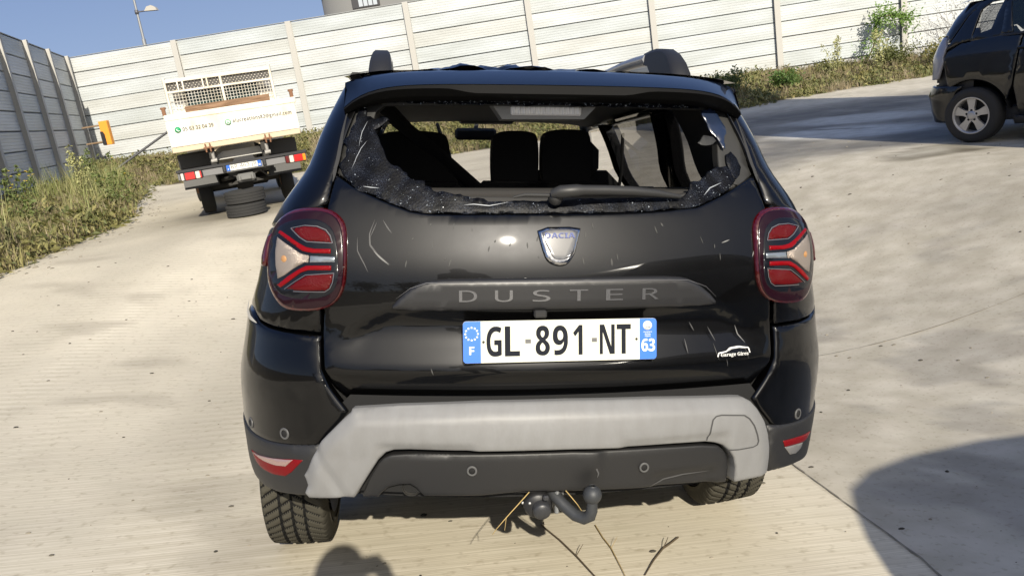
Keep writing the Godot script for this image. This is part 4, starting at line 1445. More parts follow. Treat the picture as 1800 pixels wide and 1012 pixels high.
# dents and folds of the tailgate
func tail_relief(p: Vector2) -> float:
	var x := absf(p.x)
	var o := 0.0
	# number plate hollow under the handle strip
	var yl := lerpf(0.93, 0.865, smoothstep(0.42, 0.56, x))
	if p.y < yl and p.y > 0.765: o += 0.0
	if p.y < yl: o -= 0.014 * smoothstep(0.0, 0.03, yl - p.y) * (1.0 - smoothstep(0.48, 0.58, x)) * smoothstep(0.76, 0.90, p.y)
	# tucked in below the lower fold
	if p.y < 0.765: o -= (0.765 - p.y) * 0.42
	# soft dents
	o += 0.0007 * n_dent.get_noise_2d(p.x * 1.0, p.y * 1.3) * smoothstep(0.0, 0.2, x)
	return o

var n_dent := nz(301, 2.2, 2)

# u of a place z metres forward at height y on the side
func suv_u(zf: float, y: float) -> float:
	var w := look(0, y)
	var r := look(2, y)
	var b := look(3, y)
	var xa := w - r
	var a0 := atan(2.0 * b / xa)
	var rho := r / (1.0 - sin(a0))
	return 1.0 + zf - (look(1, y) + b + rho * cos(a0))

func mirror_x(p: PackedVector2Array) -> PackedVector2Array:
	var q := PackedVector2Array()
	for v in p: q.append(Vector2(-v.x, v.y))
	return q

func build_suv():
	bake()
	var o := thing("smashed_suv", "black SUV seen from behind with its rear window smashed and roof dented", "car")
	o.transform = Transform3D(Basis(Vector3(0.9835166, -0.1628977, -0.0784826), Vector3(0.1546657, 0.9827352, -0.1015386), Vector3(0.0936681, 0.0877263, 0.9917310)), Vector3(-0.025416, -1.504947 + LIFT, -1.934569))
	var coat := {"clearcoat_enabled": true, "clearcoat": 1.0, "clearcoat_roughness": 0.03}
	var paint := mk("suv_paint", lin(0.0075, 0.0076, 0.0082), 0.36, 0.9, {"clearcoat_enabled": true, "clearcoat": 0.7, "clearcoat_roughness": 0.025})
	paint.roughness_texture = noise_tex("paint_dust", 111, 0.02, Color(0.92, 0.92, 0.92), Color(1, 1, 1), FastNoiseLite.TYPE_SIMPLEX_SMOOTH, 5, 512)
	paint.uv1_scale = Vector3(1.3, 1.3, 1.0)
	var clad := mk("suv_cladding", lin(0.014, 0.014, 0.0145), 0.5)
	clad.normal_enabled = true
	clad.normal_texture = noise_tex("grain_n", 112, 0.2, Color.BLACK, Color.WHITE, FastNoiseLite.TYPE_SIMPLEX_SMOOTH, 2, 256, 2.0)
	clad.normal_scale = 0.10
	clad.uv1_scale = Vector3(6, 6, 1)
	var silver := mk("suv_silver", lin(0.20, 0.202, 0.202), 0.5, 0.0)
	silver.albedo_texture = noise_tex("silver_dirt", 113, 0.02, Color(0.95, 0.945, 0.94), Color(1, 1, 1), FastNoiseLite.TYPE_SIMPLEX_SMOOTH, 6, 512)
	silver.uv1_scale = Vector3(2.2, 0.7, 1)
	silver.normal_enabled = true
	silver.normal_texture = noises["grain_n"]
	silver.normal_scale = 0.04
	var void_m := mk("suv_void", lin(0.006, 0.006, 0.006), 0.9)
	var trim := mk("suv_trim", lin(0.016, 0.016, 0.016), 0.75)
	var grey_trim := mk("suv_grey_trim", lin(0.028, 0.027, 0.025), 0.8)
	var gloss := mk("suv_gloss", lin(0.010, 0.010, 0.011), 0.18, 0.0, coat)
	var chrome := mk("chrome", lin(0.55, 0.55, 0.56), 0.12, 1.0)
	var S: Callable = suv_map
	var st: SurfaceTool

	# --- tailgate with what is fixed to it
	var gate_poly := pv([-.785, 1.283, -.689, 1.25, -.546, 1.21, -.462, 1.188, -.399, 1.181, -.2, 1.181, -.037, 1.181, .15, 1.182, .328, 1.187, .475, 1.197, .619, 1.236, .78, 1.284, .729, 1.2, .604, .93, .589, .865, .573, .787, .557, .748, .533, .716, .500, .664, .35, .675, .2, .684, 0, .689, -.2, .684, -.35, .675, -.497, .664, -.545, .722, -.572, .768, -.591, .842, -.608, .922, -.729, 1.194])
	var gate := patch(o, "tailgate", gate_poly, S, 0.0, 0.006, 0.035, paint, 0.02, tail_relief)
	patch(o, "inner_body", pv([-.95, .40, .95, .40, .95, .9, .70, 1.17, .4, 1.15, -.4, 1.15, -.70, 1.17, -.95, .9]), S, -0.055, 0.0, 0.0, void_m, 0.06)
	var strip := patch(o, "handle_strip", soften(pv([-.441, .934, -.423, .965, -.399, .991, -.368, 1.008, -.327, 1.013, -.194, 1.015, 0, 1.016, .186, 1.016, .334, 1.014, .378, 1.003, .417, .97, .441, .934, .407, .930, .297, .928, .116, .928, -.051, .928, -.272, .928, -.414, .929])), S, 0.016, 0.013, 0.04, mk("handle_plastic", lin(0.017, 0.017, 0.018), 0.38), 0.018)
	var word := ["D", "U", "S", "T", "E", "R"]
	var us := [-.2445, -.151, -.052, .048, .145, .2455]
	for i in 6:
		var p := suv_map(us[i], 0.9695, 0.0165)
		var e := suv_map(us[i] + 0.01, 0.9695, 0.0165) - suv_map(us[i] - 0.01, 0.9695, 0.0165)
		var b := Basis(e.normalized(), Vector3.UP, e.normalized().cross(Vector3.UP)).orthonormalized()
		letters(strip, word[i], p, 0.047 if i != 3 else 0.05, 0.030, 0.005, mk("letter_silver", lin(0.30, 0.30, 0.31), 0.25, 0.85), "Droid Sans", false, "letter", b)
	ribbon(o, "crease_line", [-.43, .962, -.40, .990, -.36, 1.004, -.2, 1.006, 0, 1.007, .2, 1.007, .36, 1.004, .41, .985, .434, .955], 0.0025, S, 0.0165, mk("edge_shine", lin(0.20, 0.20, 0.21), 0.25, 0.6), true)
	st = start()
	box(st, suv_map(-.053, .921, 0.012), Vector3(0.034, 0.020, 0.03), 0.004)
	put("reversing_camera", done(st), trim, o)
	# badge
	var badge_poly := soften(pv([-.067, 1.147, .068, 1.148, .063, 1.13, .053, 1.105, .045, 1.08, .034, 1.064, .023, 1.052, .008, 1.047, -.006, 1.047, -.017, 1.050, -.029, 1.055, -.040, 1.065, -.047, 1.082, -.056, 1.109]))
	var bd := patch(o, "badge", badge_poly, S, 0.014, 0.009, 0.02, chrome, 0.012)
	patch(bd, "badge_face", soften(pv([-.056, 1.141, .058, 1.142, .050, 1.120, .038, 1.086, .027, 1.069, .012, 1.063, -.007, 1.062, -.021, 1.067, -.031, 1.084, -.046, 1.113])), S, 0.0155, 0.002, 0.004, mk("badge_silver", lin(0.22, 0.22, 0.225), 0.10, 0.75), 0.015)
	var bp := suv_map(0.001, 1.126, 0.0165)
	var bn := suv_map(0.0, 1.142, 0.0) - suv_map(0.0, 1.112, 0.0)
	var bb := Basis(Vector3.RIGHT, bn.normalized(), Vector3.RIGHT.cross(bn.normalized()))
	letters(bd, "DACIA", bp, 0.080, 0.014, 0.0025, mk("badge_blue", lin(0.012, 0.035, 0.20), 0.5), "Droid Sans", true, "lettering", bb)
	# number plate
	number_plate(o)
	# sticker
	var sk := holder("sticker", o)
	var wp := mk("sticker_white", lin(0.70, 0.70, 0.68), 0.5)
	ribbon(sk, "car_outline", [.413, .786, .418, .796, .440, .799, .452, .808, .478, .811, .498, .807, .506, .806, .507, .792], 0.0032, S, 0.002, wp, false)
	ribbon(sk, "window_outline", [.445, .799, .456, .806, .480, .808, .497, .804], 0.002, S, 0.002, wp, true)
	var sp := suv_map(.461, .790, 0.003)
	var se := suv_map(.48, .790, 0.0) - suv_map(.44, .790, 0.0)
	letters(sk, "Garage Gires", sp + Vector3(0, 0.0, 0.001), 0.088, 0.013, 0.0015, wp, "Droid Serif", true, "lettering", Basis(se.normalized(), Vector3.UP, se.normalized().cross(Vector3.UP)).orthonormalized())
	# scratches
	var scr := mk("scratch", lin(0.15, 0.15, 0.145), 0.6)
	var faint := mk("faint_scratch", lin(0.055, 0.055, 0.055), 0.6)
	var marks := [[-.56, 1.165, -.555, 1.13, -.54, 1.10, -.51, 1.075, -.47, 1.05], [-.535, 1.165, -.51, 1.145, -.49, 1.13], [-.585, 1.12, -.57, 1.085, -.54, 1.05, -.525, 1.03], [-.55, 1.16, -.548, 1.12]]
	for i in marks.size(): ribbon(o, "scratch", marks[i], 0.004 if i == 0 else 0.0025, S, 0.0015, faint)
	ribbon(o, "scratch", [-.525, 1.085, -.50, 1.067, -.472, 1.049], 0.0035, S, 0.0018, scr)
	for q in [[.50, 1.10, .53, 1.108], [.60, 1.08, .585, 1.06], [.48, .87, .483, .845, .50, .82], [.35, .885, .36, .86], [.40, .87, .415, .83], [.33, .84, .333, .80]]:
		ribbon(o, "scratch", q, 0.003, S, 0.0015, scr if q[0] > .45 else faint)
	var rr := RandomNumberGenerator.new()
	rr.seed = 8
	# dried drips and dusty wipes
	var drip := mk("dried_drip", lin(0.045, 0.045, 0.043), 0.7)
	for i in 26:
		var a := rr.randf_range(-.45, .5)
		var y := rr.randf_range(1.06, 1.165)
		ribbon(o, "dried_drip", [a, y, a + rr.randf_range(-.006, .006), y - rr.randf_range(.004, .022)], rr.randf_range(.002, .006), S, 0.0012, drip)
	for i in 4:
		var a := rr.randf_range(-.5, .5)
		var y := rr.randf_range(.70, .90)
		ribbon(o, "dried_drip", [a, y, a + rr.randf_range(-.004, .01), y - rr.randf_range(.01, .05)], rr.randf_range(.0015, .003), suv_tail, 0.0012, drip)
	for i in 15:
		var a := rr.randf_range(-.80, -.68)
		var y := rr.randf_range(.60, .74)
		ribbon(o, "scratch", [a, y, a + rr.randf_range(.006, .02), y - rr.randf_range(.015, .05)], rr.randf_range(.002, .006), S, 0.0018, faint if i % 3 else scr)

	# --- bumper
	var left_up := pv([-.598, .857, -.692, .861, -.752, .864, -.819, .873, -.878, .899, -1.00, .905, -1.10, .88, -1.10, .60, -1.0, .572, -.9, .55, -.8, .537, -.726, .536, -.656, .542, -.574, .553, -.555, .578, -.527, .613, -.500, .655, -.506, .664, -.551, .722, -.578, .768, -.597, .842])
	patch(o, "bumper_corner", left_up, S, 0.004, 0.010, 0.03, paint, 0.024)
	patch(o, "bumper_corner", mirror_x(left_up), S, 0.0, 0.010, 0.03, paint, 0.024)
	var low_l := pv([-.56, .562, -.656, .549, -.726, .543, -.83, .545, -.95, .565, -1.10, .60, -1.10, .45, -1.0, .405, -.90, .385, -.79, .381, -.718, .388, -.66, .398, -.61, .405, -.57, .46])
	patch(o, "bumper_cladding", low_l, S, 0.008, 0.008, 0.05, clad, 0.03)
	patch(o, "bumper_cladding", pv([.54, .574, .609, .566, .70, .563, .80, .568, .95, .588, 1.10, .61, 1.10, .48, .98, .435, .9, .412, .79, .410, .689, .424, .62, .428, .56, .43, .55, .5]), S, 0.006, 0.008, 0.05, clad, 0.03)
	patch(o, "bumper_core", pv([-.60, .43, .55, .43, .56, .60, .5, .70, -.5, .70, -.59, .58]), S, -0.012, 0.0, 0.0, void_m, 0.05)
	# small front lip over the lower corner
	var skid_poly := pv([-.486, .669, -.376, .680, -.183, .689, .014, .690, .219, .685, .441, .672, .464, .669, .484, .656, .501, .633, .522, .594, .538, .551, .547, .513, .551, .483, .553, .441, .546, .431, .444, .426, .440, .47, .432, .502, .418, .524, .402, .541, .379, .551, .353, .557, .26, .560, .148, .561, .014, .565, -.116, .565, -.245, .564, -.347, .566, -.384, .564, -.403, .556, -.421, .536, -.441, .50, -.483, .424, -.596, .409, -.605, .424, -.600, .444, -.607, .455, -.610, .469, -.597, .493, -.584, .523, -.571, .549, -.556, .576, -.528, .611, -.503, .643, -.488, .660])
	patch(o, "skid_plate", skid_poly, S, 0.035, 0.007, 0.07, silver, 0.012, skid_relief)
	ribbon(o, "tow_cover_seam", [.355, .562, .360, .60, .365, .623, .374, .632, .388, .634, .449, .627, .463, .616, .477, .594, .488, .565, .494, .545, .492, .534, .48, .529, .44, .527, .415, .529], 0.0035, S, 0.0365, mk("seam_dark", lin(0.05, 0.05, 0.05), 0.9), false, skid_relief)
	var val_poly := pv([-.470, .425, -.446, .481, -.428, .516, -.414, .535, -.395, .547, -.351, .552, -.246, .552, -.089, .553, .072, .553, .233, .550, .343, .546, .393, .538, .409, .524, .421, .506, .431, .464, .433, .420, .35, .424, .217, .431, .112, .435, 0, .438, -.089, .441, -.19, .430, -.322, .427, -.330, .438, -.340, .452, -.353, .462, -.38, .460, -.405, .451, -.424, .432, -.433, .419, -.467, .417])
	patch(o, "valance", val_poly, S, 0.020, 0.006, 0.05, clad, 0.014, valance_relief)
	for q in [[.37, .463, .30, .464, .24, .458, .21, .445]]:
		ribbon(o, "valance_fold", [.37, .470, .30, .468, .25, .460, .215, .440], 0.004, S, 0.021, faint)
	ribbon(o, "valance_fold", [.055, .550, .075, .525, .088, .49, .085, .478], 0.004, S, 0.0215, faint)
	# parking sensors
	for q in [[-.664, .578, 0.005, 1.0], [-.816, .572, 0.005, 1.0], [-.208, .507, 0.021, 0.85], [.200, .498, 0.021, 0.85], [.660, .586, 0.001, 1.0]]:
		var p := suv_map(q[0], q[1], q[2])
		var nrm := (suv_map(q[0], q[1], q[2] + 0.01) - p).normalized()
		var b := Basis(nrm.cross(Vector3.UP).normalized(), nrm, Vector3.UP).orthonormalized()
		b = Basis(b.x, nrm, b.x.cross(nrm))
		var ps := holder("parking_sensor", o)
		var k: float = q[3]
		st = start()
		lathe(st, [Vector2(0.0165 * k, -0.002), Vector2(0.0165 * k, 0.0012), Vector2(0.0145 * k, 0.0022), Vector2(0.0105 * k, 0.0012)], 24, Transform3D(b, p))
		put("ring", done(st), mk("sensor_ring", lin(0.075, 0.075, 0.075), 0.5), ps)
		st = start()
		lathe(st, [Vector2(0.0105 * k, -0.001), Vector2(0.0095 * k, 0.0005), Vector2(0, 0.0008)], 20, Transform3D(b, p))
		put("face", done(st), void_m, ps)
	# reflectors
	var red_l := pv([-.832, .485, -.788, .485, -.707, .497, -.637, .510, -.611, .512, -.628, .493, -.649, .470, -.672, .452, -.716, .446, -.762, .447, -.804, .458])
	var rl := patch(o, "reflector", red_l, S, 0.0105, 0.003, 0.02, mk("reflector_red", lin(0.14, 0.002, 0.004), 0.2, 0.0, {"metallic_specular": 0.2, "clearcoat_enabled": true, "clearcoat": 0.3}), 0.014)
	patch(rl, "clear_part", pv([-.815, .484, -.788, .485, -.707, .497, -.640, .508, -.665, .484, -.70, .478, -.75, .477, -.79, .480]), S, 0.0125, 0.002, 0.004, mk("reflector_clear", lin(0.36, 0.24, 0.22), 0.2, 0.4, coat), 0.012)
	var red_r := pv([.596, .519, .656, .516, .757, .506, .729, .491, .70, .489, .66, .494, .606, .498])
	var r2 := patch(o, "reflector", red_r, S, 0.009, 0.002, 0.02, mk("reflector_red", lin(0.14, 0.002, 0.004), 0.2, 0.0, {"metallic_specular": 0.2, "clearcoat_enabled": true, "clearcoat": 0.3}), 0.014)
	patch(r2, "clear_part", pv([.606, .497, .66, .493, .698, .488, .689, .472, .662, .464, .633, .468]), S, 0.009, 0.002, 0.004, mk("reflector_grey", lin(0.17, 0.165, 0.16), 0.3, 0.2, coat), 0.014)

	# --- side panels
	var quarter := pv([.616, .922, .602, .866, .692, .869, .752, .872, .819, .881, .878, .907, 1.00, .913, 1.10, .888, 1.10, .59] + [1.12, .60, 1.20, .68, 1.30, .735, 1.41, .748, 1.52, .735, 1.62, .68, 1.70, .60, 1.76, .50, 1.79, .38, 1.80, .30, 1.84, .30, 1.82, .55, 1.78, .70, 1.74, .80, 1.74, 1.10, 1.4, 1.118, 1.2, 1.126, 1.0, 1.13, .85, 1.15, .76, 1.205, .737, 1.194])
	for s in [-1.0, 1.0]:
		var f: Callable = suv_left if s < 0 else suv_right
		patch(o, "rear_quarter", quarter if s > 0 else mirror_x(quarter), S, 0.0, 0.006, 0.03, paint, 0.04)
		var dp := pv([.737, 1.206, .792, 1.285, .799, 1.361, .795, 1.45, .787, 1.50, .777, 1.545, .95, 1.552, 1.40, 1.552, 1.40, 1.53, 1.395, 1.50, 1.43, 1.40, 1.475, 1.28, 1.50, 1.17, 1.50, 1.122, 1.18, 1.132, 1.0, 1.136, .86, 1.156])
		patch(o, "rear_pillar", dp if s > 0 else mirror_x(dp), S, 0.001, 0.006, 0.035, paint, 0.03)
		patch(o, "quarter_window", pv([.745, 1.15, 1.12, 1.14, .88, 1.51, .75, 1.515]), f, -0.012, 0.0, 0.005, tint_glass(), 0.1, null, 0.03)
		patch(o, "middle_pillar", pv([1.12, 1.11, 1.32, 1.11, 1.06, 1.53, .88, 1.53]), f, 0.0, 0.006, 0.05, gloss, 0.06)
		patch(o, "rear_door_window", pv([1.32, 1.12, 1.86, 1.11, 1.86, 1.515, 1.07, 1.515]), f, -0.012, 0.0, 0.005, tint_glass(), 0.15, null, 0.03)
		patch(o, "door_pillar", pv([1.86, 1.10, 1.98, 1.10, 1.97, 1.53, 1.86, 1.53]), f, 0.0, 0.006, 0.05, gloss, 0.06)
		patch(o, "front_door_window", pv([1.98, 1.11, 2.98, 1.09, 2.40, 1.515, 1.98, 1.515]), f, -0.012, 0.0, 0.005, mk("clear_glass", lin(0.6, 0.65, 0.62, 0.12), 0.02, 0.0, {"transparency": BaseMaterial3D.TRANSPARENCY_ALPHA}), 0.15)
		patch(o, "roof_edge", pv([.47, 1.52, 2.42, 1.52, 3.02, 1.08, 3.14, 1.08, 2.42, 1.556, .47, 1.552]), f, 0.0, 0.006, 0.04, paint, 0.06)
		patch(o, "rear_door", pv([1.14, .62, 1.20, .45, 1.22, .32, 1.90, .32, 1.92, 1.10, 1.14, 1.108]), f, 0.0, 0.01, 0.05, paint, 0.09)
		patch(o, "front_door", pv([1.93, .32, 2.86, .32, 2.96, .60, 2.96, 1.08, 1.93, 1.10]), f, 0.0, 0.01, 0.05, paint, 0.09)
		patch(o, "front_wing", pv([2.88, .32, 3.02, .32] + arc_pts(3.43, .345, .40, PI - 0.05, 0.25, 10) + [4.02, .42, 4.06, .80, 3.9, .98, 3.2, 1.07, 2.98, 1.08, 2.98, .60]), f, 0.0, 0.015, 0.05, paint, 0.09)
		patch(o, "sill", pv([1.18, .31, 2.98, .31, 2.98, .20, 1.18, .20]), f, 0.004, 0.01, 0.1, clad, 0.12)
		st = start()
		arch(st, 0.40, s * 0.60, s * 0.87, 0.37, -0.76)
		put("wheel_well", done(st), void_m, o)
		st = start()
		arch(st, 0.40, s * 0.60, s * 0.84, 0.37, -3.43)
		put("wheel_well", done(st), void_m, o)
		# mirrors
		st = start()
		box(st, Vector3(s * 0.98, 1.14, -2.72), Vector3(0.22, 0.15, 0.10), 0.035)
		put("door_mirror", done(st), gloss, o)
	# panel gap hook where the left bumper has come loose
	ribbon(o, "bent_edge", [-.885, .935, -.872, .905, -.845, .888, -.80, .878], 0.014, S, 0.018, mk("bare_edge", lin(0.55, 0.53, 0.48), 0.4, 0.3), true)

	# --- lamps
	for s in [-1.0, 1.0]: tail_lamp(o, s)
	# --- roof, rails, spoiler
	roof_parts(o, paint, gloss, trim)
	# --- smashed window
	rear_window(o, trim, grey_trim)
	# --- cabin
	cabin(o, trim, grey_trim)
	# --- front end
	st = start()
	st.set_smooth_group(0)
	for i in 10:
		for j in 10:
			var P := func(a: int, b: int) -> Vector3:
				var t := a / 10.0
				var x := lerpf(-0.82, 0.82, b / 10.0)
				return Vector3(x * (1.0 - 0.10 * t * t), 1.09 - 0.10 * t - 0.16 * pow(t, 6) - 0.04 * pow(x / 0.8, 4) + 0.03 * cos(x * 4.0) * (1 - t), -lerpf(3.0, 4.12, t))
			quad(st, P.call(i, j), P.call(i + 1, j), P.call(i + 1, j + 1), P.call(i, j + 1), Vector3.UP)
	put("bonnet", done(st), paint, o)
	st = start()
	box(st, Vector3(0, 0.62, -4.06), Vector3(1.58, 0.66, 0.16), 0.06)
	put("front_bumper", done(st), clad, o)
	st = start()
	box(st, Vector3(0, 0.30, -2.15), Vector3(1.1, 0.12, 2.4), 0.03)
	put("underbody", done(st), void_m, o)
	# --- wheels
	var w0: Node3D = null
	for q in [[-0.785, 0.333, -0.765], [0.70, 0.412, -0.765], [-0.79, 0.345, -3.43], [0.79, 0.37, -3.43]]:
		var w: Node3D
		if w0 == null:
			w0 = holder("wheel", o)
			w = w0
			suv_wheel(w0)
		else:
			w = w0.duplicate()
			w.name = "wheel_%03d" % (o.find_children("wheel_0*", "Node3D", false, false).size() + 1)
			o.add_child(w, true)
		w.position = Vector3(q[0], q[1], q[2])
		w.rotation.y = PI if q[0] < 0 else 0.0
		if q[0] == 0.70: w.rotation.z = deg_to_rad(7.0)
	# --- exhaust, tow bar
	st = start()
	tube(st, [Vector3(-0.40, 0.447, -0.02), Vector3(-0.40, 0.452, -0.12), Vector3(-0.36, 0.43, -0.5)], [0.026, 0.026, 0.024], 16, false)
	tube(st, [Vector3(-0.40, 0.452, -0.12), Vector3(-0.40, 0.447, -0.02)], [0.021, 0.021], 16, false)
	put("exhaust_pipe", done(st), mk("exhaust_steel", lin(0.30, 0.29, 0.27), 0.35, 0.8), o)
	tow_bar(o)

var SKID_OUT_R := pv([-.486, .669, -.183, .689, .014, .690, .219, .685, .441, .672, .464, .669, .484, .656, .501, .633, .522, .594, .538, .551, .547, .513, .551, .483, .553, .441])
var SKID_OUT_L := pv([-.607, .455, -.597, .493, -.584, .523, -.571, .549, -.556, .576, -.528, .611, -.503, .643, -.486, .669])

func line_dist(p: Vector2, L: PackedVector2Array) -> float:
	var best := 1e9
	for i in L.size() - 1:
		best = minf(best, p.distance_squared_to(Geometry2D.get_closest_point_to_segment(p, L[i], L[i + 1])))
	return sqrt(best)

func suv_tail(u: float, y: float, off: float) -> Vector3:
	return suv_map(u, y, off + tail_relief(Vector2(u, y)))

func skid_relief(p: Vector2) -> float:
	# a ledge slopes back all along the outer edge, the face below its ridge bulges, the bottom is drawn in
	var d := minf(line_dist(p, SKID_OUT_R), line_dist(p, SKID_OUT_L))
	var wide := 0.034 if p.x > -0.47 else 0.030
	var o := 0.0
	if d < wide: o -= (wide - d) * 0.62
	o += 0.007 * sin(PI * clampf((p.y - 0.54) / 0.14, 0.0, 1.0))
	if p.y < 0.545: o -= 0.06 * (0.545 - p.y)
	# a crease pushed into its left end
	o -= 0.006 * exp(-pow((p.x + 0.545 + (p.y - 0.50) * 0.5) / 0.012, 2))
	# recess above the black insert
	o -= 0.010 * (1.0 - smoothstep(0.0, 0.016, p.y - 0.570)) * (1.0 - smoothstep(0.40, 0.425, absf(p.x + 0.005))) * smoothstep(0.16, 0.19, absf(p.x + 0.03))
	return o

func valance_relief(p: Vector2) -> float:
	var o := -0.12 * maxf(0.0, 0.545 - p.y)
	o -= 0.012 * smoothstep(0.15, 0.16, p.x * 0.0 + 0.0)
	# the buckled middle
	o += 0.008 * smoothstep(0.02, 0.07, p.x) * (1.0 - smoothstep(0.085, 0.10, p.x)) * smoothstep(0.46, 0.52, p.y)
	o -= 0.014 * smoothstep(0.475, 0.462, p.y) * smoothstep(0.20, 0.26, p.x) * (1.0 - smoothstep(0.38, 0.41, p.x))
	return o

func tint_glass() -> Material:
	return mk("tinted_glass", lin(0.03, 0.036, 0.03, 0.68), 0.03, 0.0, {"transparency": BaseMaterial3D.TRANSPARENCY_ALPHA})

func number_plate(o: Node3D):
	var p := Node3D.new()
	p.name = "number_plate"
	o.add_child(p, true)
	p.position = Vector3(0.0, 0.85, 0.008)
	p.rotation.x = deg_to_rad(-6.0)
	var white := mk("plate_cream", lin(0.62, 0.62, 0.52), 0.5)
	var blue := mk("plate_blue2", lin(0.035, 0.16, 0.62), 0.42)
	var ink := mk("plate_grey", lin(0.014, 0.016, 0.022), 0.6, 0.0, {"metallic_specular": 0.2})
	var print_w := mk("plate_print", lin(0.82, 0.82, 0.80), 0.5)
	var st := start()
	var r := 0.009
	var poly := PackedVector2Array()
	for k in 4:
		var c: Vector2 = [Vector2(0.26 - r, 0.055 - r), Vector2(-0.26 + r, 0.055 - r), Vector2(-0.26 + r, -0.055 + r), Vector2(0.26 - r, -0.055 + r)][k]
		for i in 5:
			var a := PI / 2 * (k + i / 4.0)
			poly.append(c + Vector2(cos(a), sin(a)) * r)
	prism(st, poly, 0.0, 0.006)
	put("plate", done(st), white, p)
	for s in [-1.0, 1.0]:
		st = start()
		var bpoly := PackedVector2Array()
		for v in poly:
			bpoly.append(Vector2(maxf(v.x * s, 0.2135) * s, v.y * 0.992))
		prism(st, bpoly, 0.0062, 0.0068)
		put("band", done(st), blue, p)
	var cols := [["G", 188, 283], ["L", 303, 398], ["-", 432, 468], ["8", 497, 588], ["9", 607, 703], ["1", 737, 797], ["-", 857, 890], ["N", 908, 1005], ["T", 1018, 1110]]
	for c in cols:
		var x: float = ((c[1] + c[2]) * 0.5 - 660.0) / 2377.0
		var w: float = (c[2] - c[1]) / 2377.0
		letters(p, c[0], Vector3(x, 0.001 if c[0] != "-" else 0.0, 0.0063), w, 0.079 if c[0] != "-" else 0.011, 0.0012, ink if c[0] != "-" else mk("dash_grey", lin(0.12, 0.12, 0.12), 0.6), "Droid Sans", true, "character")
	letters(p, "F", Vector3(-0.2375, -0.022, 0.0072), 0.0135, 0.021, 0.0008, print_w, "Droid Sans", true, "character")
	st = start()
	for k in 12:
		var a := TAU * k / 12.0
		var c := Vector2(-0.2375 + 0.0165 * cos(a), 0.022 + 0.0165 * sin(a))
		var star := PackedVector2Array()
		for i in 10:
			var b := PI / 2 + TAU * i / 10.0
			star.append(c + Vector2(cos(b), sin(b)) * (0.0036 if i % 2 == 0 else 0.0016))
		prism(st, star, 0.0069, 0.0075)
	put("stars", done(st), print_w, p)
	letters(p, "63", Vector3(0.237, -0.0165, 0.0072), 0.037, 0.034, 0.0008, print_w, "Droid Sans", true, "character")
	st = start()
	lathe(st, [Vector2(0, 0.0069), Vector2(0.0125, 0.0069), Vector2(0.0125, 0.0074), Vector2(0, 0.0074)], 28, Transform3D(Basis(Vector3.RIGHT, PI / 2), Vector3(0.235, 0.036, 0.0)))
	put("emblem", done(st), print_w, p)
	st = start()
	tube(st, [Vector3(0.2275, 0.0335, 0.0076), Vector3(0.2365, 0.0425, 0.0076), Vector3(0.2395, 0.0325, 0.0076)], [0.0006], 4)
	tube(st, [Vector3(0.2290, 0.0305, 0.0076), Vector3(0.2350, 0.0320, 0.0076), Vector3(0.2425, 0.0315, 0.0076)], [0.0006], 4)
	put("emblem_mark", done(st), ink, p)
	var lines := ["Auvergne", "Rhône", "Alpes"]
	for i in 3: letters(p, lines[i], Vector3(0.2355, 0.0185 - 0.0057 * i, 0.0072), 0.023 if i == 0 else 0.0155, 0.005, 0.0006, print_w, "Droid Sans", false)
	for x in [-0.2065, 0.205]:
		st = start()
		lathe(st, [Vector2(0.0036, 0.006), Vector2(0.003, 0.0082), Vector2(0, 0.0085)], 12, Transform3D(Basis(Vector3.RIGHT, PI / 2), Vector3(x, 0.0, 0)))
		put("screw", done(st), mk("screw_black", lin(0.02, 0.02, 0.02), 0.5), p)

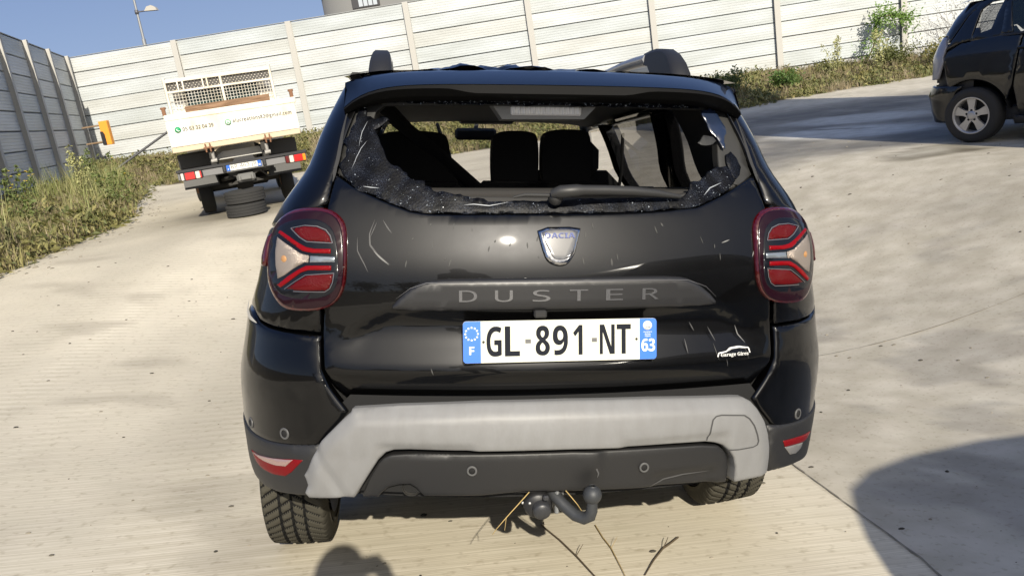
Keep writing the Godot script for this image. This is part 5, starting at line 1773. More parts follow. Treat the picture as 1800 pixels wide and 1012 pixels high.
func tail_lamp(o: Node3D, s: float):
	var S: Callable = suv_map
	var k := -s
	var coat := {"clearcoat_enabled": true, "clearcoat": 1.0, "clearcoat_roughness": 0.02}
	var rim := mk("lamp_rim", lin(0.05, 0.001, 0.0015), 0.14, 0.0, coat)
	var smoke := mk("lamp_smoke", lin(0.012, 0.003, 0.006), 0.16, 0.0, {"metallic_specular": 0.3, "clearcoat_enabled": true, "clearcoat": 0.35, "clearcoat_roughness": 0.03})
	var bowl := mk("lamp_bowl", lin(0.006, 0.007, 0.010), 0.14, 0.0, {"metallic_specular": 0.3, "clearcoat_enabled": true, "clearcoat": 0.35, "clearcoat_roughness": 0.03})
	var soft_coat := {"metallic_specular": 0.2, "clearcoat_enabled": true, "clearcoat": 0.3, "clearcoat_roughness": 0.03}
	var red := mk("lamp_red", lin(0.175, 0.002, 0.004), 0.22, 0.0, soft_coat)
	var deep := mk("lamp_deep_red", lin(0.085, 0.002, 0.003), 0.30, 0.0, soft_coat)
	deep.normal_enabled = true
	deep.normal_texture = noise_tex("lamp_cells_n", 121, 0.10, Color.BLACK, Color.WHITE, FastNoiseLite.TYPE_CELLULAR, 1, 256, 6.0)
	deep.uv1_scale = Vector3(14, 14, 1)
	var clear := mk("lamp_clear", lin(0.34, 0.29, 0.25), 0.30, 0.5, soft_coat)
	clear.normal_enabled = true
	clear.normal_texture = noises["lamp_cells_n"]
	clear.uv1_scale = Vector3(18, 18, 1)
	var L := holder("tail_light", o)
	var P := func(a: Array) -> PackedVector2Array: return pv(a, k)
	var outer := [-.872, 1.166, -.853, 1.184, -.825, 1.194, -.782, 1.197, -.741, 1.196, -.702, 1.188, -.664, 1.171, -.636, 1.150, -.613, 1.119, -.592, 1.067, -.581, 1.024, -.575, .987, -.579, .958, -.591, .941, -.611, .929, -.646, .923, -.692, .922, -.728, .929, -.763, .949, -.805, .982, -.828, 1.013, -.844, 1.051, -.858, 1.089, -.872, 1.121, -.878, 1.146]
	patch(L, "rim", soften(P.call(outer)), S, 0.016, 0.013, 0.03, rim, 0.02)
	patch(L, "smoked_lens", soften(P.call([-.866, 1.152, -.848, 1.175, -.804, 1.188, -.748, 1.190, -.703, 1.182, -.664, 1.164, -.628, 1.128, -.602, 1.078, -.588, 1.03, -.581, .990, -.584, .960, -.600, .941, -.640, .932, -.692, .931, -.73, .941, -.775, .971, -.814, 1.014, -.838, 1.07, -.856, 1.11])), S, 0.0172, 0.003, 0.004, smoke, 0.03)
	patch(L, "bowl", soften(P.call([-.850, 1.134, -.835, 1.152, -.800, 1.165, -.748, 1.169, -.706, 1.161, -.668, 1.144, -.640, 1.117, -.619, 1.082, -.602, 1.036, -.595, .999, -.599, .976, -.622, .962, -.664, .958, -.712, .959, -.750, .969, -.783, .992, -.810, 1.028, -.828, 1.075, -.842, 1.109])), S, 0.0184, 0.003, 0.004, bowl, 0.03)
	patch(L, "upper_block", P.call([-.790, 1.142, -.753, 1.149, -.716, 1.147, -.685, 1.138, -.663, 1.124, -.646, 1.106, -.718, 1.110, -.746, 1.120]), S, 0.0205, 0.005, 0.006, deep, 0.02)
	patch(L, "upper_arm", P.call([-.826, 1.136, -.782, 1.122, -.740, 1.105, -.713, 1.095, -.688, 1.091, -.643, 1.091, -.638, 1.079, -.690, 1.080, -.718, 1.084, -.752, 1.100, -.790, 1.115, -.826, 1.128]), S, 0.0225, 0.004, 0.008, red, 0.02)
	patch(L, "indicator", P.call([-.823, 1.118, -.761, 1.096, -.723, 1.079, -.695, 1.073, -.690, 1.055, -.700, 1.055, -.726, 1.038, -.749, 1.018, -.769, 1.008, -.789, 1.043, -.807, 1.083]), S, 0.0205, 0.003, 0.006, clear, 0.014)
	var c := suv_map(-.765 * s * -1.0 * -1.0, 1.062, 0.021)
	c = suv_map(k * -.765, 1.062, 0.0205)
	var nrm := (suv_map(k * -.765, 1.062, 0.03) - c).normalized()
	var bx := nrm.cross(Vector3.UP).normalized()
	var st := start()
	lathe(st, [Vector2(0.010, 0.0), Vector2(0.007, 0.002), Vector2(0.004, 0.003), Vector2(0, 0.0032)], 16, Transform3D(Basis(bx, nrm, bx.cross(nrm)), c))
	put("bulb", done(st), mk("lamp_amber", lin(0.50, 0.26, 0.10), 0.3, 0.3, coat), L)
	patch(L, "bar", P.call([-.692, 1.073, -.623, 1.071, -.619, 1.057, -.687, 1.055]), S, 0.0205, 0.003, 0.006, mk("lamp_bar", lin(0.22, 0.25, 0.28), 0.25, 0.5, coat), 0.02)
	patch(L, "lower_arm", P.call([-.626, 1.048, -.622, 1.036, -.683, 1.035, -.701, 1.028, -.725, 1.005, -.747, .985, -.764, .991, -.737, 1.017, -.711, 1.037, -.694, 1.047, -.668, 1.048]), S, 0.0225, 0.004, 0.008, red, 0.02)
	patch(L, "lower_block", P.call([-.730, .983, -.710, 1.002, -.685, 1.021, -.664, 1.026, -.613, 1.027, -.610, 1.005, -.611, .990, -.621, .981, -.664, .980, -.704, .980]), S, 0.0205, 0.005, 0.006, deep, 0.02)
	for ln in [[-.745, 1.120, -.790, 1.143, -.753, 1.151, -.716, 1.149, -.684, 1.140, -.661, 1.125, -.644, 1.106, -.718, 1.109, -.750, 1.122], [-.733, .982, -.711, 1.003, -.686, 1.023, -.612, 1.029, -.608, 1.004, -.610, .988, -.620, .979, -.704, .978]]:
		var q := []
		for i in ln.size(): q.append(ln[i] * (k if i % 2 == 0 else 1.0))
		ribbon(L, "light_line", q, 0.0022, S, 0.0208, mk("lamp_line", lin(0.16, 0.15, 0.16), 0.2, 0.5), false)
	# side lug of the lens
	patch(L, "side_lug", P.call([-.862, 1.128, -.884, 1.120, -.878, 1.06, -.868, 1.035, -.848, 1.035, -.845, 1.06, -.858, 1.10]), S, 0.017, 0.006, 0.03, rim, 0.03)

func roof_point(x: float, zf: float, dent := true) -> Vector3:
	var y := 1.586 + 0.016 * (1.0 - pow(x / 0.56, 2)) - 0.012 * pow(absf(x) / 0.56, 8)
	y += lerp_tab([Vector2(0.28, -0.014), Vector2(0.45, 0.0), Vector2(1.0, 0.012), Vector2(1.6, 0.010), Vector2(2.3, -0.012)], zf)
	if dent:
		var w := exp(-pow((x + 0.10) / 0.22, 2)) * exp(-pow((zf - 0.42) / 0.25, 2))
		y += w * (-0.018 + 0.026 * n_dent.get_noise_2d(x * 5.0, zf * 6.0) + 0.016 * absf(sin(x * 17.0 + zf * 9.0)))
		y += 0.014 * exp(-pow((x + 0.18) / 0.10, 2)) * exp(-pow((zf - 0.33) / 0.06, 2))
	return Vector3(x, y, -zf)

func roof_parts(o: Node3D, paint: Material, gloss: Material, trim: Material):
	var st := start()
	st.set_smooth_group(0)
	var nu := 56
	var nv := 48
	var zs := []
	for j in nv + 1: zs.append(0.295 + (2.30 - 0.295) * pow(float(j) / nv, 1.7))
	for j in nv:
		for i in nu:
			var x0 := lerpf(-0.575, 0.575, float(i) / nu)
			var x1 := lerpf(-0.575, 0.575, float(i + 1) / nu)
			quad(st, roof_point(x0, zs[j]), roof_point(x1, zs[j]), roof_point(x1, zs[j + 1]), roof_point(x0, zs[j + 1]), Vector3.UP)
	put("roof", done(st), paint, o)
	for s in [-1.0, 1.0]:
		var ditch := []
		for i in 14: ditch.append(roof_point(s * 0.548, 0.36 + i * 0.14, false) + Vector3(0, -0.004, 0))
		st = start()
		tube(st, ditch, [0.018], 6, true, 0.8)
		put("ditch_strip", done(st), trim, o)
	# headlining seen from inside
	st = start()
	st.set_smooth_group(0)
	for j in 12:
		for i in 10:
			var q := []
			for c in [[0, 0], [1, 0], [1, 1], [0, 1]]:
				q.append(roof_point(lerpf(-0.55, 0.55, (i + c[0]) / 10.0), lerpf(0.32, 2.25, (j + c[1]) / 12.0), false) - Vector3(0, 0.028, 0))
			quad(st, q[0], q[1], q[2], q[3], Vector3.DOWN)
	put("headlining", done(st), mk("headlining", lin(0.10, 0.10, 0.095), 0.9), o)
	# spoiler: painted top, dark rear lip
	var sect := func(x: float) -> Array:
		var e := absf(x) / 0.56
		var fwd := 0.10 * pow(e, 5)
		var dn := 0.042 * pow(e, 9)
		var A := Vector3(x * 1.0, 1.566 + 0.017 * (1.0 - e * e) - dn * 0.5, -(0.280 + 0.01 * e))
		var A2 := Vector3(x, 1.555 + 0.014 * (1.0 - e * e) - dn * 0.8, -(0.21 + fwd * 0.6))
		var B := Vector3(x, 1.519 + 0.006 * (1.0 - e * e) - dn, -(0.125 + fwd))
		var hump := smoothstep(0.20, 0.29, absf(x + 0.01))
		var M := Vector3(x, 1.500 + 0.012 * hump - dn, -(0.120 + fwd))
		var C := Vector3(x, 1.494 - dn * 0.9, -(0.150 - 0.02 * (1.0 - hump) + fwd))
		var D := Vector3(x, 1.488 - dn * 0.9, -(0.235 + fwd * 0.6))
		return [A, A2, B, M, C, D]
	var n := 48
	var top := start()
	var lip := start()
	top.set_smooth_group(0)
	for i in n:
		var x0 := lerpf(-0.572, 0.572, float(i) / n)
		var x1 := lerpf(-0.572, 0.572, float(i + 1) / n)
		var p: Array = sect.call(x0)
		var q: Array = sect.call(x1)
		quad(top, p[0], q[0], q[1], p[1], Vector3(0, 1, 0.4))
		quad(top, p[1], q[1], q[2], p[2], Vector3(0, 1, 0.6))
		lip.set_smooth_group(1)
		quad(lip, p[2] - Vector3(0, 0.002, 0), q[2] - Vector3(0, 0.002, 0), q[3], p[3], Vector3(0, 0, 1))
		lip.set_smooth_group(2)
		quad(lip, p[3], q[3], q[4], p[4], Vector3(0, -0.4, 1))
		lip.set_smooth_group(3)
		quad(lip, p[4], q[4], q[5], p[5], Vector3(0, -1, 0))
	for e in [-0.572, 0.572]:
		var p: Array = sect.call(e)
		lip.set_smooth_group(-1)
		for k in 4: tri(lip, p[0], p[k + 1], p[min(k + 2, 5)], Vector3(e, 0, 0))
	var sp := holder("spoiler", o)
	put("top", done(top), paint, sp)
	put("lip", done(lip), mk("spoiler_black", lin(0.008, 0.008, 0.008), 0.65, 0.0, {"metallic_specular": 0.2}), sp)
	# third brake light and its housing under the spoiler
	var bl := holder("brake_light", o)
	st = start()
	prism(st, pv([-.160, 1.483, .150, 1.487, .108, 1.444, -.130, 1.441]), -0.33, -0.25)
	put("housing", done(st), mk("brake_housing", lin(0.22, 0.22, 0.215), 0.5), bl)
	st = start()
	box(st, Vector3(-.004, 1.466, -0.249), Vector3(0.205, 0.026, 0.012), 0.004)
	put("lens", done(st), mk("brake_clear", lin(0.80, 0.79, 0.78), 0.2, 0.0, {"clearcoat_enabled": true, "clearcoat": 1.0}), bl)
	for i in 14:
		st = start()
		tube(st, [Vector3(-.096 + i * 0.0142, 1.456, -0.243), Vector3(-.096 + i * 0.0142, 1.476, -0.243)], [0.0038], 8)
		put("diode", done(st), mk("brake_diode", lin(0.85, 0.84, 0.83), 0.15, 0.0), bl)
	# rails
	for s in [-1.0, 1.0]:
		var rail := holder("roof_rail", o)
		var y0 := roof_point(s * 0.49, 0.8, false).y
		st = start()
		st.set_smooth_group(0)
		var cap := pv([.50, 1.575, .515, 1.612, .55, 1.655, .60, 1.692, .67, 1.722, .76, 1.738, .84, 1.743, .92, 1.743, .92, 1.700, .86, 1.688, .81, 1.655, .79, 1.575])
		var low := 0.76 if s < 0 else 0.92   # the left rail has been pushed down
		for i in cap.size(): cap[i].y = 1.575 + (cap[i].y - 1.575) * low
		for side in 1:
			var half := 0.032
			var m := cap.size()
			var idx := Geometry2D.triangulate_polygon(cap)
			var cc := Vector2(0.69, 1.65)
			for e in [-1.0, 1.0]:
				for k in range(0, idx.size(), 3):
					var tri_p := []
					for t in 3:
						var v: Vector2 = cap[idx[k + t]]
						v = cc + (v - cc) * 0.86
						tri_p.append(Vector3(s * 0.485 + e * half * cap_w(v.y), v.y, -v.x))
					st.set_smooth_group(1)
					tri(st, tri_p[0], tri_p[1], tri_p[2], Vector3(e, 0, 0))
			for k in m:
				var a := cap[k]
				var b := cap[(k + 1) % m]
				var ai := cc + (a - cc) * 0.86
				var bi := cc + (b - cc) * 0.86
				var out := Vector3(0, (a.y + b.y) * 0.5 - cc.y, -((a.x + b.x) * 0.5 - cc.x))
				var xh := half - 0.008
				st.set_smooth_group(2)
				quad(st, Vector3(s * 0.485 - xh * cap_w(a.y), a.y, -a.x), Vector3(s * 0.485 + xh * cap_w(a.y), a.y, -a.x), Vector3(s * 0.485 + xh * cap_w(b.y), b.y, -b.x), Vector3(s * 0.485 - xh * cap_w(b.y), b.y, -b.x), out)
				for e in [-1.0, 1.0]:
					quad(st, Vector3(s * 0.485 + e * xh * cap_w(a.y), a.y, -a.x), Vector3(s * 0.485 + e * xh * cap_w(b.y), b.y, -b.x), Vector3(s * 0.485 + e * half * cap_w(bi.y), bi.y, -bi.x), Vector3(s * 0.485 + e * half * cap_w(ai.y), ai.y, -ai.x), out + Vector3(e * 0.05, 0, 0))
		put("end_cap", done(st), mk("rail_black", lin(0.012, 0.012, 0.013), 0.6), rail)
		st = start()
		var line := []
		var rad := []
		for i in 16:
			var t := i / 15.0
			var z := 0.89 + 1.33 * t
			line.append(Vector3(s * (0.485 + 0.01 * sin(t * PI)), lerp_tab([Vector2(0.88, 1.717), Vector2(1.1, 1.735), Vector2(1.3, 1.745), Vector2(1.6, 1.750), Vector2(1.85, 1.738), Vector2(2.1, 1.69), Vector2(2.25, 1.60)], z) * low + 1.575 * (1.0 - low), -z))
			rad.append(0.030)
		tube(st, line, rad, 10, true, 0.7)
		put("bar", done(st), mk("rail_silver", lin(0.30, 0.31, 0.33), 0.35, 0.6), rail)
		st = start()
		box(st, Vector3(s * 0.485, y0 + 0.0, -2.10), Vector3(0.06, 0.05, 0.16), 0.02)
		put("front_foot", done(st), mk("rail_black", lin(0.012, 0.012, 0.013), 0.6), rail)

func cap_w(y: float) -> float:
	return lerpf(1.1, 0.62, smoothstep(1.60, 1.745, y))

func rear_window(o: Node3D, trim: Material, grey_trim: Material):
	var S: Callable = suv_map
	var flange := mk("window_flange", lin(0.017, 0.0168, 0.016), 0.65)
	var frame := [-.845, 1.488, -.785, 1.287, -.700, 1.256, -.655, 1.262, -.660, 1.31, -.690, 1.37, -.712, 1.42, -.715, 1.455, -.69, 1.475, -.40, 1.476, -.40, 1.495]
	for s in [1.0, -1.0]:
		patch(o, "window_flange", pv(frame, s), S, -0.012, 0.004, 0.03, flange, 0.025)
	patch(o, "lower_flange", pv([-.72, 1.262, -.55, 1.214, -.462, 1.192, -.399, 1.184, -.037, 1.184, .328, 1.190, .475, 1.20, .619, 1.239, .72, 1.262, .66, 1.268, .55, 1.245, .45, 1.232, 0, 1.222, -.40, 1.228, -.55, 1.245, -.66, 1.268]), S, -0.016, 0.004, 0.03, grey_trim, 0.025)
	patch(o, "upper_flange", pv([-.72, 1.500, .72, 1.500, .70, 1.478, -.70, 1.478]), S, -0.006, 0.004, 0.04, trim, 0.03)
	# rubber line along the seam
	for s in [1.0, -1.0]: ribbon(o, "rubber_seal", [-.835 * s, 1.48, -.812 * s, 1.38, -.797 * s, 1.30, -.776 * s, 1.265], 0.014, S, 0.0015, mk("black_rubber", lin(0.02, 0.02, 0.02), 0.7), true)
	var shard := mk("shattered_glass", lin(0.035, 0.043, 0.062), 0.45, 0.0, {"metallic_specular": 0.25})
	shard.normal_enabled = true
	shard.normal_texture = noise_tex("shard_n", 131, 0.09, Color.BLACK, Color.WHITE, FastNoiseLite.TYPE_CELLULAR, 1, 512, 5.0)
	shard.normal_scale = 0.12
	shard.uv1_scale = Vector3(2.6, 2.6, 1)
	shard.detail_enabled = true
	shard.detail_blend_mode = BaseMaterial3D.BLEND_MODE_MUL
	shard.detail_uv_layer = BaseMaterial3D.DETAIL_UV_1
	shard.detail_albedo = noise_tex("shard_zones", 133, 0.012, Color(0.18, 0.19, 0.24), Color(1, 1, 1), FastNoiseLite.TYPE_SIMPLEX_SMOOTH, 4, 512)
	shard.albedo_texture = noise_tex("crackle", 132, 0.055, Color(1, 1, 1), Color(0.30, 0.32, 0.38), FastNoiseLite.TYPE_CELLULAR, 1, 1024, 0.0, 0.02)
	(shard.albedo_texture as NoiseTexture2D).color_ramp.set_offset(1, 0.14)
	var L := [-.781, 1.477, -.787, 1.445, -.780, 1.428, -.791, 1.410, -.790, 1.386, -.805, 1.376, -.781, 1.359, -.778, 1.335, -.790, 1.305, -.769, 1.290, -.725, 1.269, -.704, 1.257, -.664, 1.243, -.602, 1.227, -.529, 1.207, -.473, 1.192, -.427, 1.185, -.369, 1.183, -.2, 1.183, 0, 1.183, .183, 1.184, .328, 1.189, .475, 1.199, .574, 1.227, .634, 1.246, .683, 1.268, .690, 1.296, .686, 1.312, .642, 1.310, .593, 1.292, .537, 1.268, .507, 1.270, .471, 1.240, .445, 1.229, .30, 1.222, .266, 1.224, .240, 1.229, .197, 1.224, .1, 1.219, 0, 1.216, -.1, 1.213, -.223, 1.216, -.278, 1.224, -.342, 1.233, -.385, 1.239, -.416, 1.243, -.452, 1.256, -.462, 1.268, -.498, 1.271, -.537, 1.286, -.573, 1.306, -.609, 1.317, -.625, 1.332, -.660, 1.369, -.673, 1.386, -.698, 1.404, -.674, 1.414, -.659, 1.426, -.646, 1.436, -.666, 1.443, -.708, 1.438, -.746, 1.445, -.754, 1.466]
	# jagged edge: crumbled corners between the traced points
	var rr := RandomNumberGenerator.new()
	rr.seed = 77
	patch(o, "glass_remnant", jagged(pv(L), rr, 0.006), S, 0.0, 0.001, 0.006, shard, 0.016, crumple)
	patch(o, "glass_remnant", jagged(pv([.667, 1.471, .715, 1.479, .734, 1.472, .742, 1.443, .749, 1.425, .739, 1.406, .714, 1.385, .707, 1.359, .696, 1.365, .686, 1.395, .666, 1.416, .669, 1.434, .663, 1.456]), rr, 0.004), S, 0.004, 0.001, 0.006, mk("blue_shard", lin(0.010, 0.018, 0.042), 0.3, 0.0, {"clearcoat_enabled": true, "clearcoat": 0.6, "clearcoat_roughness": 0.15}), 0.016, crumple)
	patch(o, "glass_remnant", jagged(pv([.593, 1.376, .633, 1.400, .671, 1.393, .677, 1.384, .657, 1.373, .606, 1.369]), rr, 0.003), S, 0.006, 0.001, 0.005, mk("grey_shard", lin(0.014, 0.0145, 0.015), 0.6), 0.016)
	patch(o, "glass_remnant", jagged(pv([.707, 1.345, .736, 1.352, .750, 1.335, .748, 1.310, .723, 1.285, .690, 1.272, .692, 1.296, .692, 1.317]), rr, 0.004), S, -0.004, 0.001, 0.005, shard, 0.016, crumple)
	patch(o, "glass_remnant", jagged(pv([-.71, 1.492, -.2, 1.484, .2, 1.484, .68, 1.490, .66, 1.478, .2, 1.476, -.1, 1.4765, -.35, 1.478, -.55, 1.482, -.66, 1.484]), rr, 0.006), S, 0.0, 0.001, 0.005, shard, 0.016, crumple)
	# bright crumbs of glass
	var crumbs := start()
	crumbs.set_smooth_group(-1)
	var poly := pv(L)
	var k := 0
	while k < 650:
		var q := Vector2(rr.randf_range(-.80, .70), rr.randf_range(1.18, 1.48))
		if rr.randf() < 0.4: q.y = rr.randf_range(1.18, 1.26)
		if not Geometry2D.is_point_in_polygon(q, poly): continue
		if n_dent.get_noise_2d(q.x * 7.0, q.y * 9.0) < rr.randf_range(-0.35, 0.15): continue
		k += 1
		var s := 0.0005 + 0.0011 * pow(rr.randf(), 4)
		var c := suv_map(q.x, q.y, 0.002 + crumple(q))
		var v := []
		for i in 4: v.append(c + Vector3(rr.randfn(), rr.randfn(), rr.randfn()) * s)
		for f in [[0, 1, 2], [0, 1, 3], [0, 2, 3], [1, 2, 3]]: tri(crumbs, v[f[0]], v[f[1]], v[f[2]], (v[f[0]] + v[f[1]] + v[f[2]]) / 3.0 - (v[0] + v[1] + v[2] + v[3]) * 0.25)
	for i in 150:
		var x := rr.randf_range(-0.62, 0.62)
		var c := suv_map(x, 1.484 + rr.randf_range(-0.006, 0.004), 0.004)
		var v := []
		for t in 4: v.append(c + Vector3(rr.randfn(), rr.randfn(), rr.randfn()) * 0.0014)
		for f in [[0, 1, 2], [0, 1, 3], [0, 2, 3], [1, 2, 3]]: tri(crumbs, v[f[0]], v[f[1]], v[f[2]], (v[f[0]] + v[f[1]] + v[f[2]]) / 3.0 - (v[0] + v[1] + v[2] + v[3]) * 0.25)
	tag(put("glass_crumbs", done(crumbs), mk("crumb", lin(0.24, 0.27, 0.31), 0.2, 0.0), o), "", "", "", "stuff")
	for cr in [[-.735, 1.30, -.733, 1.33, -.725, 1.355, -.71, 1.375], [-.66, 1.253, -.63, 1.250, -.60, 1.248], [-.3, 1.205, -.27, 1.207, -.22, 1.203, -.16, 1.212], [-.735, 1.36, -.738, 1.40, -.73, 1.43], [.52, 1.23, .56, 1.25, .62, 1.265]]:
		ribbon(o, "crack", cr, 0.0022, S, 0.006, mk("crack_white", lin(0.28, 0.30, 0.32), 0.4), true)
	# wiper arm
	var w := holder("rear_wiper", o)
	var st := start()
	tube(st, [Vector3(-0.018, 1.236, -0.035), Vector3(0.0, 1.241, -0.022), Vector3(0.045, 1.244, -0.024), Vector3(0.06, 1.2445, -0.026), Vector3(0.12, 1.2445, -0.034), Vector3(0.20, 1.242, -0.048), Vector3(0.27, 1.2365, -0.063), Vector3(0.345, 1.226, -0.080)], [0.014, 0.019, 0.019, 0.016, 0.0155, 0.015, 0.013, 0.006], 12, true, 0.9)
	put("arm", done(st), mk("wiper_plastic", lin(0.024, 0.024, 0.024), 0.5), w)
	st = start()
	lathe(st, [Vector2(0.020, -0.01), Vector2(0.018, 0.010), Vector2(0.012, 0.016), Vector2(0, 0.018)], 20, Transform3D(Basis(Vector3.RIGHT, 1.2), Vector3(-0.008, 1.226, -0.045)))
	put("pivot", done(st), mk("wiper_plastic", lin(0.024, 0.024, 0.024), 0.5), w)
	st = start()
	tube(st, [Vector3(-0.12, 1.226, -0.055), Vector3(-0.09, 1.232, -0.05), Vector3(-0.02, 1.231, -0.04), Vector3(0.1, 1.229, -0.045), Vector3(0.3, 1.229, -0.065)], [0.004, 0.006, 0.006, 0.006, 0.004], 6)
	put("blade", done(st), mk("black_rubber", lin(0.02, 0.02, 0.02), 0.7), w)

func jagged(poly: PackedVector2Array, r: RandomNumberGenerator, amp: float) -> PackedVector2Array:
	var out := PackedVector2Array()
	var c := resample(poly, 0.02)
	for q in c:
		out.append(q + Vector2(r.randf_range(-amp, amp), r.randf_range(-amp, amp)) * 0.5)
	return out

func crumple(p: Vector2) -> float:
	return 0.003 * n_dent.get_noise_2d(p.x * 3.0, p.y * 3.0) + 0.0005 * n_dent.get_noise_2d(p.x * 24.0, p.y * 24.0)

func cabin(o: Node3D, trim: Material, grey_trim: Material):
	var S: Callable = suv_map
	var fabric := mk("seat_fabric", lin(0.010, 0.010, 0.010), 0.95)
	var st := start()
	box(st, Vector3(0, 0.62, -1.35), Vector3(1.15, 0.06, 2.3), 0.01)
	put("boot_floor", done(st), trim, o)
	st = start()
	box(st, Vector3(0, 1.225, -0.52), Vector3(1.24, 0.03, 0.72), 0.01)
	box(st, Vector3(0, 1.15, -0.20), Vector3(1.30, 0.10, 0.06), 0.02)
	put("parcel_shelf", done(st), mk("shelf_felt", lin(0.028, 0.026, 0.024), 0.95), o)
	for q in [[-0.385, 0.95, 0.265, 1.44, 0.40], [-0.01, 0.97, 0.175, 1.445, 0.34], [0.185, 0.97, 0.185, 1.452, 0.40]]:
		var seat := holder("rear_seat", o)
		st = start()
		var x: float = q[0]
		var z: float = -q[1]
		box(st, Vector3(x, 0.985, z), Vector3(q[4], 0.56, 0.14), 0.05, Basis(Vector3.RIGHT, 0.22))
		put("backrest", done(st), fabric, seat)
		st = start()
		var w: float = q[2] * 0.5
		var top: float = q[3]
		prism(st, soften(pv([x - w * 0.90, 1.20, x - w, 1.30, x - w * 0.98, top - 0.03, x - w * 0.75, top, x + w * 0.75, top, x + w * 0.98, top - 0.03, x + w, 1.30, x + w * (1.5 if q[2] > 0.2 else 0.9), 1.20]), 2), z - 0.05, z + 0.05)
		put("headrest", done(st), fabric, seat)
	for x in [-0.38, 0.38]:
		var seat := holder("front_seat", o)
		st = start()
		box(st, Vector3(x, 1.0, -1.95), Vector3(0.50, 0.62, 0.15), 0.06, Basis(Vector3.RIGHT, 0.18))
		put("backrest", done(st), fabric, seat)
		st = start()
		box(st, Vector3(x, 1.36, -1.85), Vector3(0.27, 0.17, 0.10), 0.04)
		put("headrest", done(st), fabric, seat)
	# belt across the left rear seat
	st = start()
	tube(st, [Vector3(-0.50, 1.53, -0.70), Vector3(-0.42, 1.45, -0.80), Vector3(-0.30, 1.36, -0.88), Vector3(-0.14, 1.22, -0.86)], [0.045], 6, true, 0.15)
	put("seat_belt", done(st), fabric, o)
	st = start()
	tube(st, [Vector3(0.61, 1.48, -1.75), Vector3(0.60, 1.30, -1.72), Vector3(0.57, 1.05, -1.75)], [0.022], 6, true, 0.3)
	put("seat_belt", done(st), fabric, o)
	# trims inside the tail
	for s in [-1.0, 1.0]:
		patch(o, "inner_pillar_trim", pv([.72 * s, 1.20, .79 * s, 1.35, .785 * s, 1.53, 1.38 * s, 1.53, 1.40 * s, 1.42, 1.48 * s, 1.20]), S, -0.06, 0.0, 0.0, grey_trim, 0.05)
		patch(o, "inner_side_trim", pv([.80 * s, .62, .86 * s, 1.13, 1.2 * s, 1.13, 2.6 * s, 1.09, 2.6 * s, .55, 1.0 * s, .55]), S, -0.07, 0.0, 0.0, trim, 0.08)
	# dashboard, wheel, mirror, windscreen
	st = start()
	box(st, Vector3(0, 1.06, -2.78), Vector3(1.40, 0.22, 0.42), 0.07)
	put("dashboard", done(st), mk("dash", lin(0.03, 0.045, 0.06), 0.6), o)
	st = start()
	for k in 24:
		var a := TAU * k / 24.0
		var b := TAU * (k + 1) / 24.0
		var bs := Basis(Vector3.RIGHT, -0.4)
		tube(st, [Vector3(-0.38, 1.10, -2.45) + bs * Vector3(cos(a) * 0.18, sin(a) * 0.18, 0), Vector3(-0.38, 1.10, -2.45) + bs * Vector3(cos(b) * 0.18, sin(b) * 0.18, 0)], [0.014], 6, false)
	put("steering_wheel", done(st), trim, o)
	st = start()
	box(st, Vector3(-0.05, 1.505, -2.42), Vector3(0.23, 0.065, 0.03), 0.02)
	tube(st, [Vector3(-0.05, 1.52, -2.43), Vector3(-0.04, 1.57, -2.47)], [0.012], 6)
	put("rear_view_mirror", done(st), trim, o)
	st = start()
	box(st, Vector3(0, 1.600, -2.22), Vector3(1.05, 0.035, 0.22), 0.012)
	box(st, Vector3(0.0, 1.575, -2.30), Vector3(0.30, 0.04, 0.14), 0.015)
	put("header_trim", done(st), mk("headlining", lin(0.10, 0.10, 0.095), 0.9), o)
	st = start()
	quad(st, Vector3(-0.70, 1.10, -3.05), Vector3(0.70, 1.10, -3.05), Vector3(0.53, 1.575, -2.32), Vector3(-0.53, 1.575, -2.32), Vector3(0, 1, -1))
	put("windscreen", done(st), mk("clear_glass", lin(0.6, 0.65, 0.62, 0.12), 0.02, 0.0, {"transparency": BaseMaterial3D.TRANSPARENCY_ALPHA}), o)
	st = start()
	tube(st, [Vector3(-0.262, 1.555, -2.39), Vector3(-0.218, 1.435, -2.57), Vector3(-0.192, 1.365, -2.68)], [0.010, 0.014, 0.010], 6)
	tube(st, [Vector3(-0.218, 1.437, -2.575), Vector3(-0.190, 1.41, -2.625), Vector3(-0.165, 1.30, -2.78), Vector3(-0.13, 1.11, -3.07)], [0.007, 0.010, 0.013, 0.016], 6)
	put("front_wiper", done(st), trim, o)

